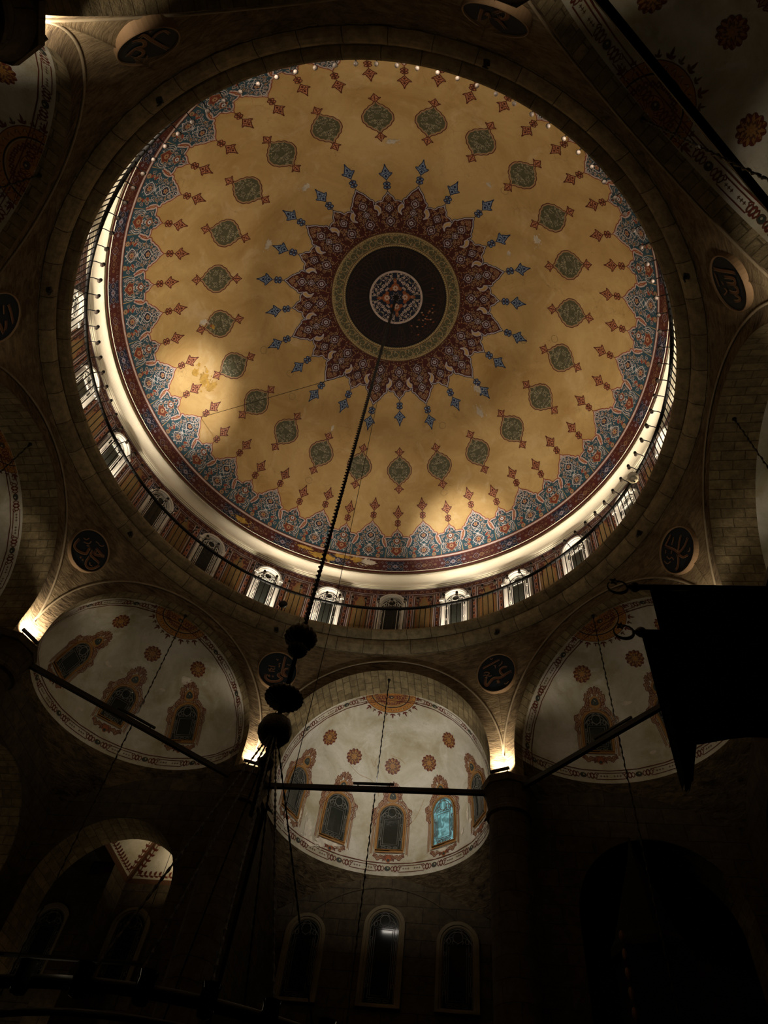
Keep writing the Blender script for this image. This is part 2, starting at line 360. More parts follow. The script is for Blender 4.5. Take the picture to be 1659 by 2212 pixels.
    def cart(s, x, y, wd, h, fillm, linem, lw, layer):
        O = crv(s.ogee(x, y, wd, h), 3, True); s.fill(O, fillm, layer); s.line(O, lw, linem, layer+.5, True)
    def spiral(s, x, y, r, a, hand, m, lw, layer, leafm=None, turns=1.25):
        n = 18; P = []
        for i in range(n+1): t = i/n; q = a+hand*2*pi*turns*t; k = r*(1-.82*t); P.append((x+k*cos(q), y+k*sin(q)))
        s.line(P, lw, m, layer, taper=True)
        for i in range(2, n-2, 4):
            q = a+hand*2*pi*turns*i/n; s.leaf(P[i][0], P[i][1], q+hand*.9, r*.42, r*.2, leafm or m, layer+.3)
        s.disc(P[-1][0], P[-1][1], r*.17, leafm or m, layer+.4, 7)
    def arrays(s): return np.concatenate(s.V), np.concatenate(s.T), np.array(s.M)
class Bag:   # gathers painter output (and rotated copies) into a Geo
    def __init__(s, geo): s.g = geo
    def take(s, p, angs=(0.0,)):
        V, T, M = p.arrays(); mm = [s.g.mi(m) for m in p.mats]
        for a in angs:
            c, n = cos(rad(a)), sin(rad(a)); W = V.copy(); W[:, 0] = c*V[:, 0]+n*V[:, 1]; W[:, 1] = -n*V[:, 0]+c*V[:, 1]
            s.g.V.append(W); s.g.U.append(np.zeros((len(W), 2))); s.g.F += (T+s.g.n).tolist(); s.g.M += [mm[i] for i in M]; s.g.n += len(W)

# ------------------------------------------------------------------ the dome: plaster shell with its painted decoration
R0 = 8.5625; CZ = 18.04; S_END = 10.56
def dome_map(x, y, off):
    th = -np.asarray(y)/R0; st = np.maximum(np.sin(th), 1e-4); az = np.asarray(x)/(R0*st); r = R0-off
    return np.stack([r*np.sin(th)*np.sin(az), r*np.sin(th)*np.cos(az), CZ+r*np.cos(th)], 1)
def disc_map(x, y, off):
    rho = np.hypot(x, y); az = np.arctan2(x, y); th = rho/R0; r = R0-off
    return np.stack([r*np.sin(th)*np.sin(az), r*np.sin(th)*np.cos(az), CZ+r*np.cos(th)], 1)
g = Geo(); bag = Bag(g)
def dome_ring(s0, s1, m, layer, n=240, k=2):
    P = np.zeros((k, n+1, 3)); A = np.linspace(0, 2*pi, n+1)
    for i, s in enumerate(np.linspace(s0, s1, k)):
        r = R0-0.004*layer; P[i, :, 0] = r*sin(s/R0)*np.sin(A); P[i, :, 1] = r*sin(s/R0)*np.cos(A); P[i, :, 2] = CZ+r*cos(s/R0)
    g.grid(P, m)
P = np.zeros((64, 193, 3)); A = np.linspace(0, 2*pi, 193)
for i, s in enumerate(np.linspace(1e-3, S_END, 64)):
    P[i, :, 0] = R0*sin(s/R0)*np.sin(A); P[i, :, 1] = R0*sin(s/R0)*np.cos(A); P[i, :, 2] = CZ+R0*cos(s/R0)
g.grid(P, M_DOME)

def finial(p, L, fillm, linem):
    k = L/0.915
    def q(P): return [(x*k, y*k) for x, y in P]
    p.line(q([(0, 0), (0, .42)]), .020, linem, 2)
    for yy, ww in ((.09, .05), (.335, .05)): p.line(q([(-ww, yy), (ww, yy)]), .022, linem, 2)
    for dx, dy in ((.055, .055), (-.055, .055), (.055, -.055), (-.055, -.055)):
        p.disc(dx*k, (.215+dy)*k, .058*k, linem, 2.5, 8); p.disc(dx*k, (.215+dy)*k, .030*k, fillm, 3, 6)
    h = crv([(0, .40), (.045, .455), (.085, .51), (.13, .548), (.19, .63), (.112, .635), (.085, .70), (.03, .80), (0, .92)], 3)*k
    O = mirror(h[::-1])[::-1]; p.fill(O, fillm, 2.5); p.line(O, .028, linem, 3, True)
    for yy, r in ((.515, .042), (.70, .042)): p.fill(q([(0, yy-r*1.3), (r, yy), (0, yy+r*1.3), (-r, yy)]), linem, 3.3)
    for sx in (-1, 1):
        p.line(crv(q([(sx*.15, .61), (sx*.07, .59), (0, .61), (-sx*.05, .66), (-sx*.085, .69)]), 3), .018, linem, 3.4)
        p.line(crv(q([(sx*.10, .535), (sx*.06, .57), (0, .61)]), 3), .018, linem, 3.4)

# half outlines of the two kinds of lobe: (lateral, distance from the tip)
LOBE_S = crv([(0, 0), (.035, .075), (.10, .14), (.165, .20), (.19, .275), (.245, .335), (.33, .33), (.41, .345), (.495, .405), (.435, .49), (.43, .56), (.405, .64), (.385, .75)], 3)
LOBE_T = crv([(0, 0), (.055, .09), (.13, .16), (.215, .235), (.27, .30), (.30, .37), (.365, .43), (.40, .515), (.48, .535), (.51, .61), (.475, .70), (.485, .80), (.535, .92), (.615, 1.03)], 3)
def lobe_fill(p, half, sx, sy, base, m, layer):
    h = np.array(half)*[sx, sy]; O = mirror([( a, -b) for a, b in h[::-1]])[::-1] # left .. tip .. right
    O = np.concatenate([(h*[-1, -1])[::-1], (h*[1, -1])[1:]])
    p.fill(np.concatenate([O, [(O[-1][0], -base), (O[0][0], -base)]]), m, layer); return O
def scrolls(p, spots, lm, fm, r=1.0):
    for x, y, q, a in spots:
        for sx in (-1, 1): p.spiral(sx*x, -y, q*r, a if sx > 0 else pi-a, sx, lm, .016, 3, fm)
def dabs(p, seed, n, half, sx, sy, base, cols, size=.055):
    R = random.Random(seed); hx = np.array(half)[:, 0]*sx; hy = np.array(half)[:, 1]*sy
    for _ in range(n):
        y = R.uniform(.12, base-.05); lim = np.interp(y, hy, hx)-.07
        if lim <= .03: continue
        x = R.uniform(.02, lim); a = R.uniform(0, 6.28); L = size*R.uniform(.7, 1.5); m = R.choice(cols); sh = R.random()
        for sgn in (-1, 1):
            aa = a if sgn > 0 else pi-a
            if sh < .4: p.leaf(sgn*x, -y, aa, L, L*.42, m, 2.6)
            else:
                c0 = np.array([sgn*x, -y]); d = np.array([cos(aa), sin(aa)]); e = np.array([-d[1], d[0]])*sgn
                p.line(crv([c0, c0+d*L*.5+e*L*.25, c0+d*L*.8+e*L*.7, c0+d*L*.5+e*L], 3), .014, m, 2.6, taper=True)
# --- outer border, small lobe
p = Paint(dome_map); p.frame(0, -8.734); O = lobe_fill(p, LOBE_S, 1, 1, 1.21, P_BLUE, 1)
p.line(O, .045, P_PINK, 2, off=-.028); p.line(O, .026, P_RED, 2.2, off=.008)
dabs(p, 3, 62, LOBE_S, .95, 1, 1.18, [P_PINK, P_PINK, P_WHITE, P_TAN, P_NAVY])
p.cart(0, -.24, .11, .24, P_BLUE, P_PINK, .016, 3); p.leaf(0, -.29, pi/2, .10, .06, P_RED, 4)
p.cart(0, -.50, .25, .30, P_HEART, P_TAN, .020, 3); p.flower(0, -.49, .075, P_WHITE, P_NAVY, 4)
p.line(crv([(-.05, -.62), (.08, -.70), (-.05, -.78)], 4), .015, P_WHITE, 4); p.line(crv([(.05, -.62), (-.08, -.70), (.05, -.78)], 4), .015, P_WHITE, 4)
O = crv([(0, -.70), (.05, -.78), (.17, -.76), (.15, -.84), (.20, -.92), (.10, -1.02), (0, -1.12)], 3); O = np.concatenate([O, (O*[-1, 1])[::-1][1:-1]])
p.fill(O, P_HEART, 3); p.line(O, .018, P_TAN, 3.4, True); p.flower(0, -.90, .085, P_TAN, P_DKRED, 4, 8)
for q in (.24, .30, .36):
    for sx in (-1, 1): p.line([(sx*q*cos(a), -.88+q*.8*sin(a)) for a in np.linspace(-.9, .8, 8)], .020, P_WHITE if q != .30 else P_PINK, 3, taper=True)
scrolls(p, [(.17, .62, .075, 1.0), (.30, .47, .07, 2.0), (.30, 1.09, .07, 0.3)], P_PINK, P_TAN)
bag.take(p, [15*k for k in range(24)])
p = Paint(dome_map); p.frame(0, -8.734); finial(p, .915, P_SALMON, P_DKRED); bag.take(p, [15*k for k in range(24)])
# --- outer border, tall lobe
p = Paint(dome_map); p.frame(0, -8.455); O = lobe_fill(p, LOBE_T, 1, 1, 1.49, P_BLUE, 1)
p.line(O, .045, P_PINK, 2, off=-.028); p.line(O, .026, P_RED, 2.2, off=.008)
dabs(p, 5, 105, LOBE_T, .95, 1, 1.45, [P_PINK, P_PINK, P_WHITE, P_TAN, P_NAVY])
p.cart(0, -.22, .13, .17, P_NAVY, P_WHITE, .018, 3); p.disc(0, -.21, .025, P_WHITE, 4, 6)
for sx in (-1, 1): p.line(crv([(sx*.02, -.34), (sx*.13, -.40), (sx*.20, -.36), (sx*.17, -.30)], 4), .016, P_PINK, 3)
p.cart(0, -.60, .29, .36, P_NAVY, P_WHITE, .024, 3); p.flower(0, -.59, .085, P_TAN, P_RED, 4, 5)
for sx in (-1, 1): p.line(crv([(sx*.10, -.76), (-sx*.10, -.88), (sx*.10, -1.0)], 5), .018, P_WHITE, 3.6); p.disc(sx*.12, -.88, .022, P_WHITE, 3.8, 6)
p.cart(0, -1.20, .37, .46, P_NAVY, P_WHITE, .026, 3); p.cart(0, -1.20, .27, .34, P_NAVY, P_PINK, .014, 3.6); p.flower(0, -1.19, .10, P_TAN, P_RED, 4.2, 7)
for sx in (-1, 1):
    p.leaf(sx*.26, -1.16, pi/2-sx*.9, .17, .10, P_RED, 3.4); p.leaf(sx*.30, -1.30, pi/2-sx*1.3, .15, .09, P_RED, 3.4)
    p.flower(sx*.36, -1.40, .085, P_TAN, P_OLIVE, 3.6, 9)
scrolls(p, [(.15, .40, .07, 1.2), (.24, .66, .085, 2.2), (.27, .92, .09, .6), (.44, 1.06, .09, 2.0), (.50, 1.28, .075, .2)], P_PINK, P_TAN)
for x, y in ((.22, .50), (.31, .78), (.38, 1.2)):
    for sx in (-1, 1): p.flower(sx*x, -y, .05, P_TAN, P_BRWN, 3.9, 5)
bag.take(p, [7.5+15*k for k in range(24)])
p = Paint(dome_map); p.frame(0, -8.455); finial(p, .915, P_SALMON, P_DKRED); bag.take(p, [7.5+15*k for k in range(24)])
# --- narrow band at the foot of the dome
dome_ring(9.92, 9.955, P_DKRED, 2.2); dome_ring(9.955, 10.02, P_PINK, 2.2); dome_ring(10.02, 10.05, P_DKRED, 2.2); dome_ring(10.05, S_END, P_MAROON, 1.4, k=4)
for par, base in ((0, P_NAVY), (1, P_MAROON)):
    p = Paint(dome_map); p.frame(0, -10.28)
    p.fill([(-.36, .20), (-.26, .0), (-.36, -.2), (.36, -.2), (.26, 0), (.36, .2)], base, 2)
    for x in (-.40, 0, .40):
        p.flower(x, 0, .09 if x == 0 else .05, P_LAVD if par == 0 else P_TAND, P_DKRED, 3, 8)
    for x in (-.20, .20):
        O = crv(p.ogee(0, 0, .20, .26), 3, True)[:, ::-1]+[x, 0]; p.line(O, .014, P_LAVD if x*par <= 0 else P_TAND, 3, True); p.flower(x, 0, .05, P_TAND, P_NAVY, 3.2, 5)
    for x in (-.46, -.31, -.1, .1, .31, .46):
        for sy in (-1, 1): p.spiral(x, sy*.15, .055, sy*1.2, sy, P_LAVD if par == 0 else P_TAND, .011, 3, P_TAND, 1.0)
    bag.take(p, [15*k+7.5*par for k in range(24)])
# --- ring of 24 hanging cartouches
CQ = crv([(0, .565), (.025, .50), (.085, .435), (.17, .395), (.215, .325), (.30, .275), (.335, .185), (.395, .11), (.405, 0)], 3)
CART = np.concatenate([CQ, (CQ*[1, -1])[::-1][1:], (CQ*[-1, -1])[1:], (CQ*[-1, 1])[::-1][1:-1]])
PALM = crv([(0, .555), (.04, .60), (.085, .655), (.175, .735), (.10, .74), (.075, .79), (.03, .84), (0, .90)], 3)
p = Paint(dome_map); p.frame(0, -6.452)
p.fill(CART, P_OLIVE, 1); p.line(CART, .042, P_TAN, 2, True, off=.025); p.line(CART, .026, P_DKRED, 2.2, True, off=.055)
for sy in (-1, 1):
    O = np.concatenate([PALM, (PALM*[-1, 1])[::-1][1:-1]])*[1, sy]; p.fill(O, P_SALMON, 2); p.line(O, .026, P_DKRED, 2.5, True); p.line([(0, sy*.60), (0, sy*.84)], .022, P_DKRED, 2.6); p.line(crv([(-.12, sy*.72), (0, sy*.68), (.12, sy*.72)], 3), .022, P_DKRED, 2.6); p.disc(0, sy*.76, .028, P_DKRED, 2.7, 6)
R_ = random.Random(11)
for x, y, r in ((0, .17, .085), (-.19, -.04, .08), (.19, -.04, .08), (0, -.2, .075), (-.16, .2, .05), (.16, .2, .05), (-.10, -.30, .045), (.10, -.30, .045)):
    p.flower(x, y, r, P_OLIVEL, P_OLIVE, 2, 8); p.ringl(x, y, r*.62, .014, P_BLACK, 2.8); p.disc(x, y, r*.22, P_BLACK, 3, 6)
for _ in range(46):
    y = R_.uniform(-.42, .42); lim = np.interp(abs(y), CQ[::-1, 1], CQ[::-1, 0])-.05; x = R_.uniform(.01, max(lim, .02)); a = R_.uniform(0, 6.28)
    for sx in (-1, 1): p.leaf(sx*x, y, a if sx > 0 else pi-a, .075, .034, P_OLIVEL, 1.8)
bag.take(p, [15*k for k in range(24)])
# --- the central star
for kind, half, sy, sx, tip, n in (('S', LOBE_S, .70/.75, .355/.385, 3.745, 40), ('T', LOBE_T, .96/1.03, .47/.615, 4.028, 60)):
    p = Paint(lambda x, y, o: dome_map(x, -y, o)); p.frame(0, tip)
    h = np.array(half)*[sx, sy]; O = np.concatenate([(h*[-1, -1])[::-1], (h*[1, -1])[1:]])
    rv = 3.05; wv = rad(7.5)*2.35*1.02; b = -(tip-2.30)
    p.fill(np.concatenate([O, [(h[-1][0]*.93, b*.6+O[-1][1]*.4), (wv if kind == 'T' else wv*.86, b), (-(wv if kind == 'T' else wv*.86), b), (-h[-1][0]*.93, b*.6+O[-1][1]*.4)]]), P_MAROON, 1)
    p.line(O, .036, P_LAV, 2, off=.004); p.line(O, .022, P_NAVY, 2.2, off=.03)
    hh = np.concatenate([h, [(h[-1][0]*.8, -b)]]); dabs(p, 21 if kind == 'S' else 22, n*2, hh, .97, 1, -b-.02, [P_TAN, P_TAN, P_TAN, P_GOLDL, P_TERRA], .05)
    c = (.22, .56, 1.02) if kind == 'S' else (.26, .62, .95, 1.32)
    for i, y in enumerate(c):
        k = .16+.05*i if kind == 'S' else (.13, .24, .18, .27)[i]
        p.cart(0, -y, k, k*1.35, P_MAROON, P_TAN if i == 0 else P_LAV, .016, 3.2); p.flower(0, -y, k*.30, P_LAV if i else P_TAN, P_NAVY, 3.8, 6)
        if i: p.line(crv(p.ogee(0, -y, k*1.35, k*1.75), 3, True), .014, P_NAVY, 3, True)
    scrolls(p, [(.13, .42, .07, 1.0), (.20, .80, .08, 2.0), (.16, 1.18, .075, .5), (.25, 1.02, .07, 2.8)], P_TAN, P_TAN)
    bag.take(p, [30*k+(0 if kind == 'S' else 15) for k in range(12)])
    p = Paint(lambda x, y, o: dome_map(x, -y, o)); p.frame(0, tip); finial(p, 1.0, P_SKY, P_DKBLUE); bag.take(p, [30*k+(0 if kind == 'S' else 15) for k in range(12)])
for sx, angs in ((1, [7.5+30*k for k in range(12)]), (-1, [-7.5+30*k for k in range(12)])):
    p = Paint(dome_map); C = crv([(-.02*sx, -3.34), (-.11*sx, -3.22), (-.10*sx, -3.08), (.02*sx, -2.96), (-.03*sx, -3.08), (.01*sx, -3.18), (.07*sx, -3.22), (.05*sx, -3.34)], 4)
    p.fill(C, M_DOME, 2.7); p.line(C, .030, P_LAV, 3.4, True); bag.take(p, angs)
dome_ring(2.22, 2.34, P_BRWN, 3.6); dome_ring(1.92, 2.235, P_OLIVE, 3.8); dome_ring(1.81, 1.93, P_BRWN, 4.0); dome_ring(.955, 1.835, P_BLACK, 4.2, k=3)
dome_ring(.885, .96, P_PINK, 4.4); dome_ring(.01, .89, P_NAVY, 4.2, k=5)
p = Paint(dome_map)                                   # rope borders
for s, n in ((2.285, 1), (1.875, 1)):
    for sx, a in ((.022, .75), (-.022, 2.4)):
        p.frame(0, 0); p.leaf(-.02, -s+sx-(.02 if sx > 0 else -.02), a if sx > 0 else -a+pi/2*0-1.6+.85, .075, .038, P_GOLDL, 5)
        p.leaf(.035, -s+sx-(.02 if sx > 0 else -.02), a if sx > 0 else -a-1.6+.85, .075, .038, P_GOLDL, 5)
bag.take(p, [2.35*k for k in range(153)])
p = Paint(dome_map); p.frame(0, -2.075)               # gold scroll of the olive ring
for sy, x0 in ((1, -.14), (-1, .14)):
    p.line(crv([(x0-.15, sy*.10), (x0-.06, -sy*.10), (x0+.08, -sy*.11), (x0+.13, sy*.0), (x0+.05, sy*.08), (x0-.02, sy*.02), (x0+.03, -sy*.03)], 4), .018, P_GOLDL, 5, taper=True)
    p.leaf(x0, sy*.06, sy*1.2, .09, .05, P_OLIVEL, 5.1); p.leaf(x0+.1, -sy*.11, -sy*.4, .10, .04, P_GOLDL, 5.1); p.flower(x0-.10, sy*.07, .035, P_TAN, P_RED, 5.2, 5)
p.line([(-.28, .145), (0, .145), (.28, .145)], .012, P_GOLDL, 5); p.line([(-.27, -.145), (0, -.145), (.27, -.145)], .012, P_GOLDL, 5)
bag.take(p, [15*k for k in range(24)])
p = Paint(disc_map); R_ = random.Random(5)            # inscription of the black ring
for k in range(64):
    a = 2*pi*k/64+R_.uniform(-.03, .03); c, s_ = sin(a), cos(a); t = np.array([s_, -c]); q = np.array([c, s_])
    if k % 4 != 3:
        r0, r1 = 1.04+R_.uniform(0, .06), R_.uniform(1.36, 1.5); tl = R_.uniform(-.06, .06)
        p.line([q*r0+t*tl, q*(r0+r1)/2+t*tl*.3, q*r1], .026, P_CALL, 5); p.line([q*r0+t*tl, q*(r0-.0)+t*(tl+.05)], .022, P_CALL, 5)
    r = R_.uniform(1.45, 1.6)
    p.line(crv([q*r+t*.12, q*(r+.09)+t*.05, q*(r+.04)-t*.04, q*(r-.07)-t*.02, q*(r-.03)+t*.07], 5), .024, P_CALL, 5)
    p.line(crv([q*1.70+t*.13, q*1.74+t*.04, q*1.69-t*.06, q*1.62-t*.10, q*1.64-t*.02], 5), .022, P_CALL, 5)
    for _ in range(2):
        u = q*R_.uniform(1.1, 1.72)+t*R_.uniform(-.08, .08); p.disc(u[0], u[1], .012, P_CALL, 5, 5)
bag.take(p)
p = Paint(disc_map)                                   # central rosette of four red palmettes round an eight-pointed star
for k in range(4):
    p.frame(0, 0, k*pi/2)
    O = crv([(0, .20), (.10, .26), (.20, .24), (.23, .34), (.15, .38), (.12, .46), (.05, .50), (.06, .60), (0, .72)], 3); O = np.concatenate([O, (O*[-1, 1])[::-1][1:-1]])
    p.fill(O, P_TERRA, 5); p.line(O, .012, P_BRWN, 5.3, True); p.flower(0, .33, .105, P_PINK, P_TERRA, 5.6, 8); p.ringl(0, .33, .045, .012, P_PINK, 6)
    for sx in (-1, 1):
        for x, y, r in ((.30, .50, .06), (.18, .62, .055), (.42, .44, .055), (.13, .76, .05), (.33, .70, .05), (.28, .33, .045)): p.flower(sx*x, y, r, P_PINK, P_BRWN, 5.4, 5)
        for x, y, a, l in ((.2, .5, 1, .12), (.36, .60, .4, .12), (.25, .78, 2.0, .11), (.08, .80, 1.2, .09), (.46, .55, -.3, .1), (.38, .36, .2, .1), (.22, .70, .2, .09), (.5, .66, 1.0, .1), (.42, .74, 2.2, .1), (.05, .66, .6, .09)):
            p.leaf(sx*x, y, a if sx > 0 else pi-a, l, .05, P_PINK if l > .1 else P_OLIVEL, 5.2)
        p.line(crv([(0, .55), (sx*.14, .68), (sx*.30, .62), (sx*.36, .48), (sx*.26, .42)], 5), .011, P_PINK, 5.1); p.line(crv([(sx*.1, .8), (sx*.3, .8), (sx*.48, .68), (sx*.5, .55)], 5), .011, P_PINK, 5.1)
p.frame(); st = [((.20 if i % 2 else .105)*sin(pi*i/8), (.20 if i % 2 else .105)*cos(pi*i/8)) for i in range(16)]
p.fill(st, P_BLACK, 6); p.line(st, .014, P_PINK, 6.3, True); bag.take(p)
# --- stains and losses of plaster
def blob(p, x, y, rx, ry, m, layer, seed, n=26):
    R = random.Random(seed); p.fill([(x+rx*cos(2*pi*i/n)*R.uniform(.55, 1.15), y+ry*sin(2*pi*i/n)*R.uniform(.55, 1.15)) for i in range(n)], m, layer)
for az, s, rx, ry, m, sd in ((-75.9, 7.66, .26, .22, P_PEEL, 1), (-79.0, 7.85, .16, .13, P_PEEL, 2), (-72.9, 7.55, .14, .3, P_PEEL, 3), (-80.5, 7.62, .07, .06, P_PEEL, 17), (-77.5, 7.45, .07, .07, P_PEEL, 18), (-89.6, 6.72, .10, .07, P_PEEL, 4), (-90.2, 6.78, .06, .05, P_TERRA, 5), (-92.0, 7.02, .10, .16, P_BARE, 6),
    (-7.2, 10.16, .33, .13, P_BARE, 7), (-10.2, 10.12, .28, .11, P_PEEL, 8), (-14, 10.1, .4, .09, P_PEEL, 9), (-19, 10.28, .5, .14, P_PEEL, 10), (-24, 10.15, .3, .08, P_PEEL, 19), (-42, 10.3, .3, .12, P_PEEL, 20), (114.8, 5.57, .17, .13, P_BARE, 11), (113, 4.42, .10, .08, P_BARE, 12), (43.3, 4.46, .12, .20, P_BARE, 13), (176.7, 5.55, .20, .10, P_BARE, 14), (212, 5.0, .16, .10, P_BARE, 15), (240, 4.9, .2, .11, P_BARE, 16), (140, 5.3, .12, .07, P_BARE, 21), (38, 5.2, .10, .24, P_BARE, 22), (330, 5.4, .05, .16, P_BARE, 23)):
    p = Paint(dome_map); blob(p, 0, -s, rx, ry, m, 4, sd); R = random.Random(sd)
    for _ in range(9): blob(p, R.uniform(-1.5, 1.5)*rx, -s+R.uniform(-1.5, 1.5)*ry, rx*.14, ry*.16, m, 4, R.random(), 8)
    bag.take(p, [az])
p = Paint(disc_map); R = random.Random(9)
for _ in range(26):
    a = rad(54+R.gauss(0, 14)); r = 1.38+R.gauss(0, .14); blob(p, r*sin(a), r*cos(a), .045, .03, R.choice([P_TERRA, P_TAN, P_BRWN]), 5.6, R.random(), 8)
bag.take(p)
p = Paint(dome_map)
for az, s in ((134.8, 5.54), (345, 4.95), (20, 5.0), (75, 4.9), (308, 5.3), (285, 5.2), (60, 7.2), (80, 6.0), (330, 7.6), (15, 7.5), (300, 4.8)):
    q = Paint(dome_map); q.line([(.13*cos(t)*random.uniform(.85, 1.1), -s+.12*sin(t)*random.uniform(.85, 1.1)) for t in np.linspace(0, 6.0, 16)], .018, P_RING, 1.5); bag.take(q, [az])
ST(g.build('dome', smooth=True), 'great painted dome with maroon star, cartouches and blue lobed border', 'dome')

# ------------------------------------------------------------------ cornice, drum, gallery floor and stone rings
g = Geo()
cv = [(8.33-.21*(1-cos(t))-.0, 20.54+.24*sin(t)) for t in np.linspace(0, pi/2, 9)]
g.lathe([(8.44, 20.38), (8.40, 20.39), (8.40, 20.422), (8.435, 20.424), (8.435, 20.436), (8.375, 20.438), (8.37, 20.474), (8.405, 20.476), (8.405, 20.488), (8.345, 20.49), (8.335, 20.535)]+cv+[(8.11, 20.782), (8.14, 20.784), (8.14, 20.797), (8.095, 20.80), (8.095, 20.82), (8.145, 20.825), (8.13, 20.93), (8.03, 20.95)], M_CREAM, 192)
ST(g.build('cornice', smooth=False), 'cream moulded cornice ring lit white between dome and windowed drum', 'cornice')
RD = 8.42
def cyl_map(x, y, off):
    a = np.asarray(x)/RD; r = RD-off; return np.stack([r*np.sin(a), r*np.cos(a), np.asarray(y)], 1)
g = Geo(); bag = Bag(g)
g.lathe([(RD, 17.25), (RD, 20.4)], P_BRWN, 192)
p = Paint(cyl_map)                                    # one bay of painted panels, repeated round the drum
p.fill([(-1.1, 20.06), (1.1, 20.06), (1.1, 20.36), (-1.1, 20.36)], P_MAROON, 1)
for y in (20.08, 20.32): p.line([(-1.1, y), (0, y), (1.1, y)], .018, P_LAV, 2)
for i in range(10): p.spiral(-1.0+.22*i, 20.2, .075, i*1.3, 1 if i % 2 else -1, P_TAN, .014, 2, P_TERRA, 1.0)
for sx in (-1, 1):
    x0, x1 = .56, .70
    p.fill([(sx*x0, 17.3), (sx*x1, 17.3), (sx*x1, 20.06), (sx*x0, 20.06)], P_TERRA, 1)
    for x in (x0, x1, x0-.05): p.line([(sx*x, 17.3), (sx*x, 20.06)], .016, P_LAV, 2)
    for i in range(9): p.cart(sx*(x0+x1)/2, 17.5+.31*i, .08, .24, P_MAROON, P_PINK, .010, 2)
    p.fill([(sx*.74, 17.3), (sx*1.1025, 17.3), (sx*1.1025, 19.98), (sx*.74, 19.98)], P_PANEL, 1)
    p.line([(sx*1.1, 20.0), (sx*.76, 20.0), (sx*.76, 17.3)], .02, P_LAV, 2); p.line([(sx*1.1, 19.93), (sx*.81, 19.93), (sx*.81, 17.3)], .012, P_MAROON, 2)
    p.fill(crv([(sx*.80, 19.94), (sx*1.08, 19.94), (sx*1.0, 19.85), (sx*.97, 19.70), (sx*.90, 19.62), (sx*.92, 19.45), (sx*.80, 19.36)], 3, True), P_MAROON, 2.2)
    p.line(crv([(sx*1.1, 19.86), (sx*1.02, 19.84), (sx*1.0, 19.70), (sx*.93, 19.60), (sx*.95, 19.44), (sx*.88, 19.36), (sx*.87, 18.6), (sx*.90, 17.6)], 3), .022, P_TERRA, 3)
    for x, y in ((.86, 19.84), (.88, 19.66), (.85, 19.5), (.98, 19.87)): p.spiral(sx*x, y, .05, 1, sx, P_TAN, .012, 3, P_TAN, 1.0)
p.fill([(-.545, 19.4), (.545, 19.4), (.545, 20.04), (-.545, 20.04)], P_NAVY, 1)
for sx in (-1, 1):
    for x, y in ((.46, 19.92), (.40, 19.97), (.48, 19.75)): p.spiral(sx*x, y, .06, 1, sx, P_LAV, .012, 2, P_TAN, 1.0)
bag.take(p, [15*k for k in range(24)])
ST(g.build('drum_wall'), 'dark red and ochre painted drum wall between cornice and gallery', 'wall')
g = Geo()
g.lathe([(8.45, 17.30), (7.40, 17.30), (7.375, 17.285), (7.375, 17.235), (7.41, 17.18), (7.50, 17.125), (7.60, 17.095), (7.665, 17.09)], M_RING, 192, vs=[0, .5, .52, .55, .65, .75, .9, .99])
ST(g.build('trim_1'), 'upper stone ring course under the gallery railing', 'stone ring')
g = Geo()
g.lathe([(7.665, 17.09), (7.64, 17.075), (7.635, 17.0), (7.67, 16.90), (7.75, 16.82), (7.84, 16.77), (7.92, 16.75), (7.95, 16.75)], M_RING, 192, uoff=.37, vs=[1.0, 1.02, 1.1, 1.2, 1.3, 1.4, 1.49, 1.5])
ST(g.build('trim_2'), 'lower stone ring course above the pendentives', 'stone ring')

# ------------------------------------------------------------------ windows (surround, tracery, pane), on any surface map
def outline(w, z0, z1, shoulder=0.0, n=14):
    """closed outline, from bottom left up and round to bottom right"""
    h = w/2; zs = z1-(h-shoulder)
    P = [(-h, z0+(zs-z0)*i/6) for i in range(7)]
    if shoulder: P += [(-h+shoulder*.5, zs+.03), (-h+shoulder, zs+.03)]
    r = h-shoulder
    P += [(-r*cos(pi*i/n), zs+(z1-zs)*sin(pi*i/n)) for i in range(1, n)]
    if shoulder: P += [(h-shoulder, zs+.03), (h-shoulder*.5, zs+.03)]
    P += [(h, zs-(zs-z0)*i/6) for i in range(7)]
    return P
def surround(g, mp, w, z0, z1, fw, th, m, shoulder=0.0, steps=((0, 0), (.0, 1), (.55, 1), (.6, .72), (.85, .7), (1, .45), (1, 0))):
    I = np.array(outline(w, z0, z1, 0.0)); O = np.array(outline(w+2*fw, z0-fw*.6, z1+fw, 0.0))
    if shoulder:
        O = O.copy(); k = np.abs(O[:, 0]) > (w/2+fw)*.96
    rows = []
    for f, t in steps:
        Q = O+(I-O)*f; rows.append(mp(Q[:, 0], Q[:, 1], np.full(len(Q), th*t+.004)))
    P = np.stack(rows); P = np.concatenate([P, P[:, :1]], 1); g.grid(P, m)
    if shoulder:
        for sx in (-1, 1):
            zs = z1-w/2; Q = np.array([(sx*(w/2+fw*.2), zs-.04), (sx*(w/2+fw+.05), zs-.04), (sx*(w/2+fw+.05), zs+.05), (sx*(w/2+fw*.2), zs+.05)])
            F_ = mp(Q[:, 0], Q[:, 1], np.full(4, th*1.15)); B_ = mp(Q[:, 0], Q[:, 1], np.zeros(4)); V = np.concatenate([F_, B_])
            g.add(V, [(0, 1, 2, 3), (0, 1, 5, 4), (1, 2, 6, 5), (2, 3, 7, 6), (3, 0, 4, 7)], m)
def pane_mesh(g, mp, w, z0, z1, m, off=.012, fn=None):
    p = Paint(mp, off); p.fill(outline(w, z0, z1), m, 1); Bag(g).take(p)
def bars(g, mp, paths, r, m, off):
    for P in paths:
        P = np.array(P, float); g.tube(mp(P[:, 0], P[:, 1], np.full(len(P), off)), r, m, 5)
